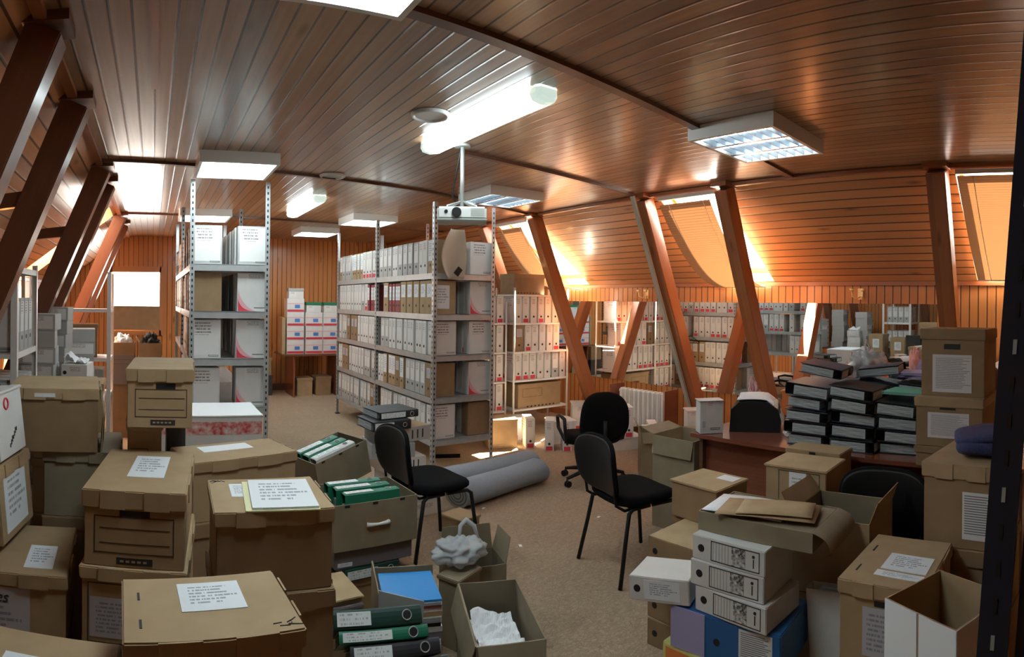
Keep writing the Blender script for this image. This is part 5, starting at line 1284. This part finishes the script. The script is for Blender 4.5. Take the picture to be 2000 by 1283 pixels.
for x, w_, h_, l, m_ in ((2.55, .28, .30, 'brown carton on the floor left under the far table', KRAFT), (2.88, .28, .32, 'brown carton on the floor right under the far table', KRAFTD)): lidded(l, (x, 9.72), .001, w_, .30, h_, 0, m=m_, lid=.04)
lidded('dark low carton by the back wall left of the far table', (1.80, 9.85), .001, .45, .30, .34, 0, m=mat('dark_carton', (.035, .033, .032), .7), lid=.05)
lidded('brown carton on top of the dark low one left of the far table', (1.80, 9.85), .3415, .42, .28, .30, 0, m=KRAFTD, lid=.05)

# ------------------------------------------------------------------ left side: piles before the wall
lt = thing('table', 'low table along the left wall under the piles of archive boxes', 'table', (-.82, 4.95, 0))
mb = MB(); mb.box((-.32, -.72, .70), (.34, .74, .73), DESKW); mb.build('table_top', lt)
for x in (-.29, .31):
    for y in (-.69, .71): mb = MB(); mb.box((x - .02, y - .02, 0), (x + .02, y + .02, .699), BLACKP); mb.build('leg', lt)
def row_pile(x, y, n, h, where, rz, seed, z0=.7305, m=None, H=.33, D=.27):
    r = random.Random(seed)
    for k in range(n):
        flatbox('grey-white document box, %s in the pile %s' % ('top' if k == n - 1 else ('lowest', 'second', 'third', 'fourth', 'fifth', 'sixth', 'seventh')[k], where), (x + r.uniform(-.012, .012), y + r.uniform(-.012, .012), z0 + k * h), DEG(rz + r.uniform(-3, 3)), m or GREYB, h - .0008, H, D, 'text' if r.random() < .4 else 'none', nm='document_box')
row_pile(-.90, 4.50, 6, .127, 'nearest on the left wall table', 2, 21)
row_pile(-.59, 4.60, 3, .125, 'right front on the left wall table', -8, 22, m=WHITEB, H=.2)
row_pile(-.88, 5.05, 7, .115, 'middle of the left wall table', -4, 23)
row_pile(-.70, 5.45, 5, .12, 'rear right of the left wall table', 5, 24)
crumple('loose_paper', 'crumpled white papers spilling down the front of the left piles', 'papers', (-.59, 4.60, 1.107), .18, .22, SNOW, 14, .10)
# white rack at the left edge holding tall grey boxes
rack('metal_rack', 'white metal rack at the left edge holding tall grey archive boxes', -1.50, -.80, [3.42, 4.05], [.30, .78, 1.28, 1.80], 1.84, WSTEEL, slots=False, th=.035)
for i, z_ in enumerate((.30, .78, 1.28)):
    for j in range(4):
        put('gw', (-.95 - .0, 3.52 + j * .125, z_ + .004), PI / 2, 'grey-white archive box, %s shelf of the white left rack' % ('bottom', 'middle', 'upper')[i], 'archive boxes on the %s shelf of the white left rack' % ('bottom', 'middle', 'upper')[i])
    put('wx', (-1.30, 3.60, z_ + .004), 0, 'wide archive box at the rear of the %s shelf, white left rack' % ('bottom', 'middle', 'upper')[i], None)
# open white shelf frame before the far window
rack('open_shelf', 'pale open shelf frame before the far window, left of the cartons', -1.35, -.42, [5.95, 6.40], [.62, 1.00, 1.50], 1.88, WSTEEL, cat='shelf', slots=False, th=.03)
lidded('brown carton on the middle level of the pale open shelf', (-.75, 6.18), 1.001, .36, .30, .34, DEG(5), m=KRAFTD, lid=.04)
lidded('grey carton on the lower level of the pale open shelf', (-.70, 6.18), .621, .40, .30, .26, 0, m=GREYB, lid=.04)
lidded('black carton beside the brown one on the pale open shelf', (-1.10, 6.18), 1.001, .22, .26, .40, 0, m=mat('dark_carton', (.035, .033, .032), .7), lid=.04)
# cartons stacked before the far window
for x, y, w_, h_, z_, m_, l in ((-.34, 6.95, .34, .62, .001, KRAFTD, 'brown carton on the floor, left base of the window-side stack'), (.03, 6.9, .34, .62, .001, KRAFT, 'brown carton on the floor, right base of the window-side stack'),
                            (-.36, 6.9, .32, .34, .622, mat('mauve_grey_board', (.20, .17, .17), .7), 'mauve-grey carton left on the stack before the far window'), (-.02, 6.85, .28, .32, .622, GREYB, 'grey carton in the middle of the stack before the far window')):
    lidded(l, (x, y), z_, w_, .32, h_, 0, m=m_, lid=.05, marks=[('front', .1, .9, .7, .85, 'frame')] if h_ < .5 else ())
open_box('small open carton stuffed with cable on the window-side stack', (-.34, 6.9), .963, .28, .26, .14, 0, m=KRAFTD, flaps=())
open_box('small open carton with white and black stuff, window-side stack', (-.02, 6.86), .943, .26, .26, .16, 0, m=KRAFT, flaps=((3, 30),), fl=.08)
bag('white crumpled wrapping in the left small open carton', (-.34, 6.9, .97), (.10, .09, .11), SNOW, 31, 'bundle', amp=.4)
bag('black crumpled film in the right small open carton', (-.02, 6.86, .95), (.10, .09, .13), BLACKP, 32, 'bundle', amp=.4)
# floor stacks by the left wall that the mirror shows
pile((-1.20, 2.75), .0006, (.30, .30, .30, .28), ('kraft carton on the carpet, lowest of the left wall stack', 'kraft carton second in the left wall stack', 'kraft carton third in the left wall stack', 'kraft carton topmost in the left wall stack'), .40, .34, DEG(90), (KRAFTD, KRAFT, KRAFT, KRAFTD), 41)
pile((-1.15, 1.9), .0006, (.31, .30, .30), ('kraft carton on the carpet behind the left edge boxes', 'kraft carton in the middle behind the left edge boxes', 'kraft carton topmost behind the left edge boxes'), .42, .36, DEG(90), (KRAFT, KRAFTD, KRAFT), 42)
for c_, hs_, nm_ in (((-.52, 3.56), (.34, .33, .32), 'in front of the white left rack'), ((-.50, 4.02), (.36, .35, .34), 'between the white left rack and the wall table')):
    z = .0006
    for k, h_ in enumerate(hs_):
        lidded('kraft carton, %s of stack %s' % (('lowest', 'middle', 'topmost')[k], nm_), (c_[0], c_[1]), z, .36, .32, h_ - .0006, DEG((-1) ** k * 2), m=(KRAFTD, KRAFT, KRAFT)[k], lid=.05, marks=[('right', .25, .72, .2, .72, 'LAB')]); z += h_
for px_, py_, a_, l_ in ((785, 993, 20, 'tiny torn paper scrap on the carpet near the front carpet roll'), (856, 1066, 70, 'tiny torn paper scrap on the carpet nearest the plastic bag'), (1010, 1010, 10, 'tiny torn paper scrap in the middle of the open carpet')):
    g_ = G(px_ + 160, py_, 0); rt = thing('paper_scrap', l_, 'paper scrap', (g_.x, g_.y, .001), DEG(a_)); mb = MB(); mb.grid(3, 2, lambda u, v: Vector(((u - .5) * .035, (v - .5) * .02, .001 + .004 * math.sin(u * 3))), SNOW); mb.build('scrap', rt)
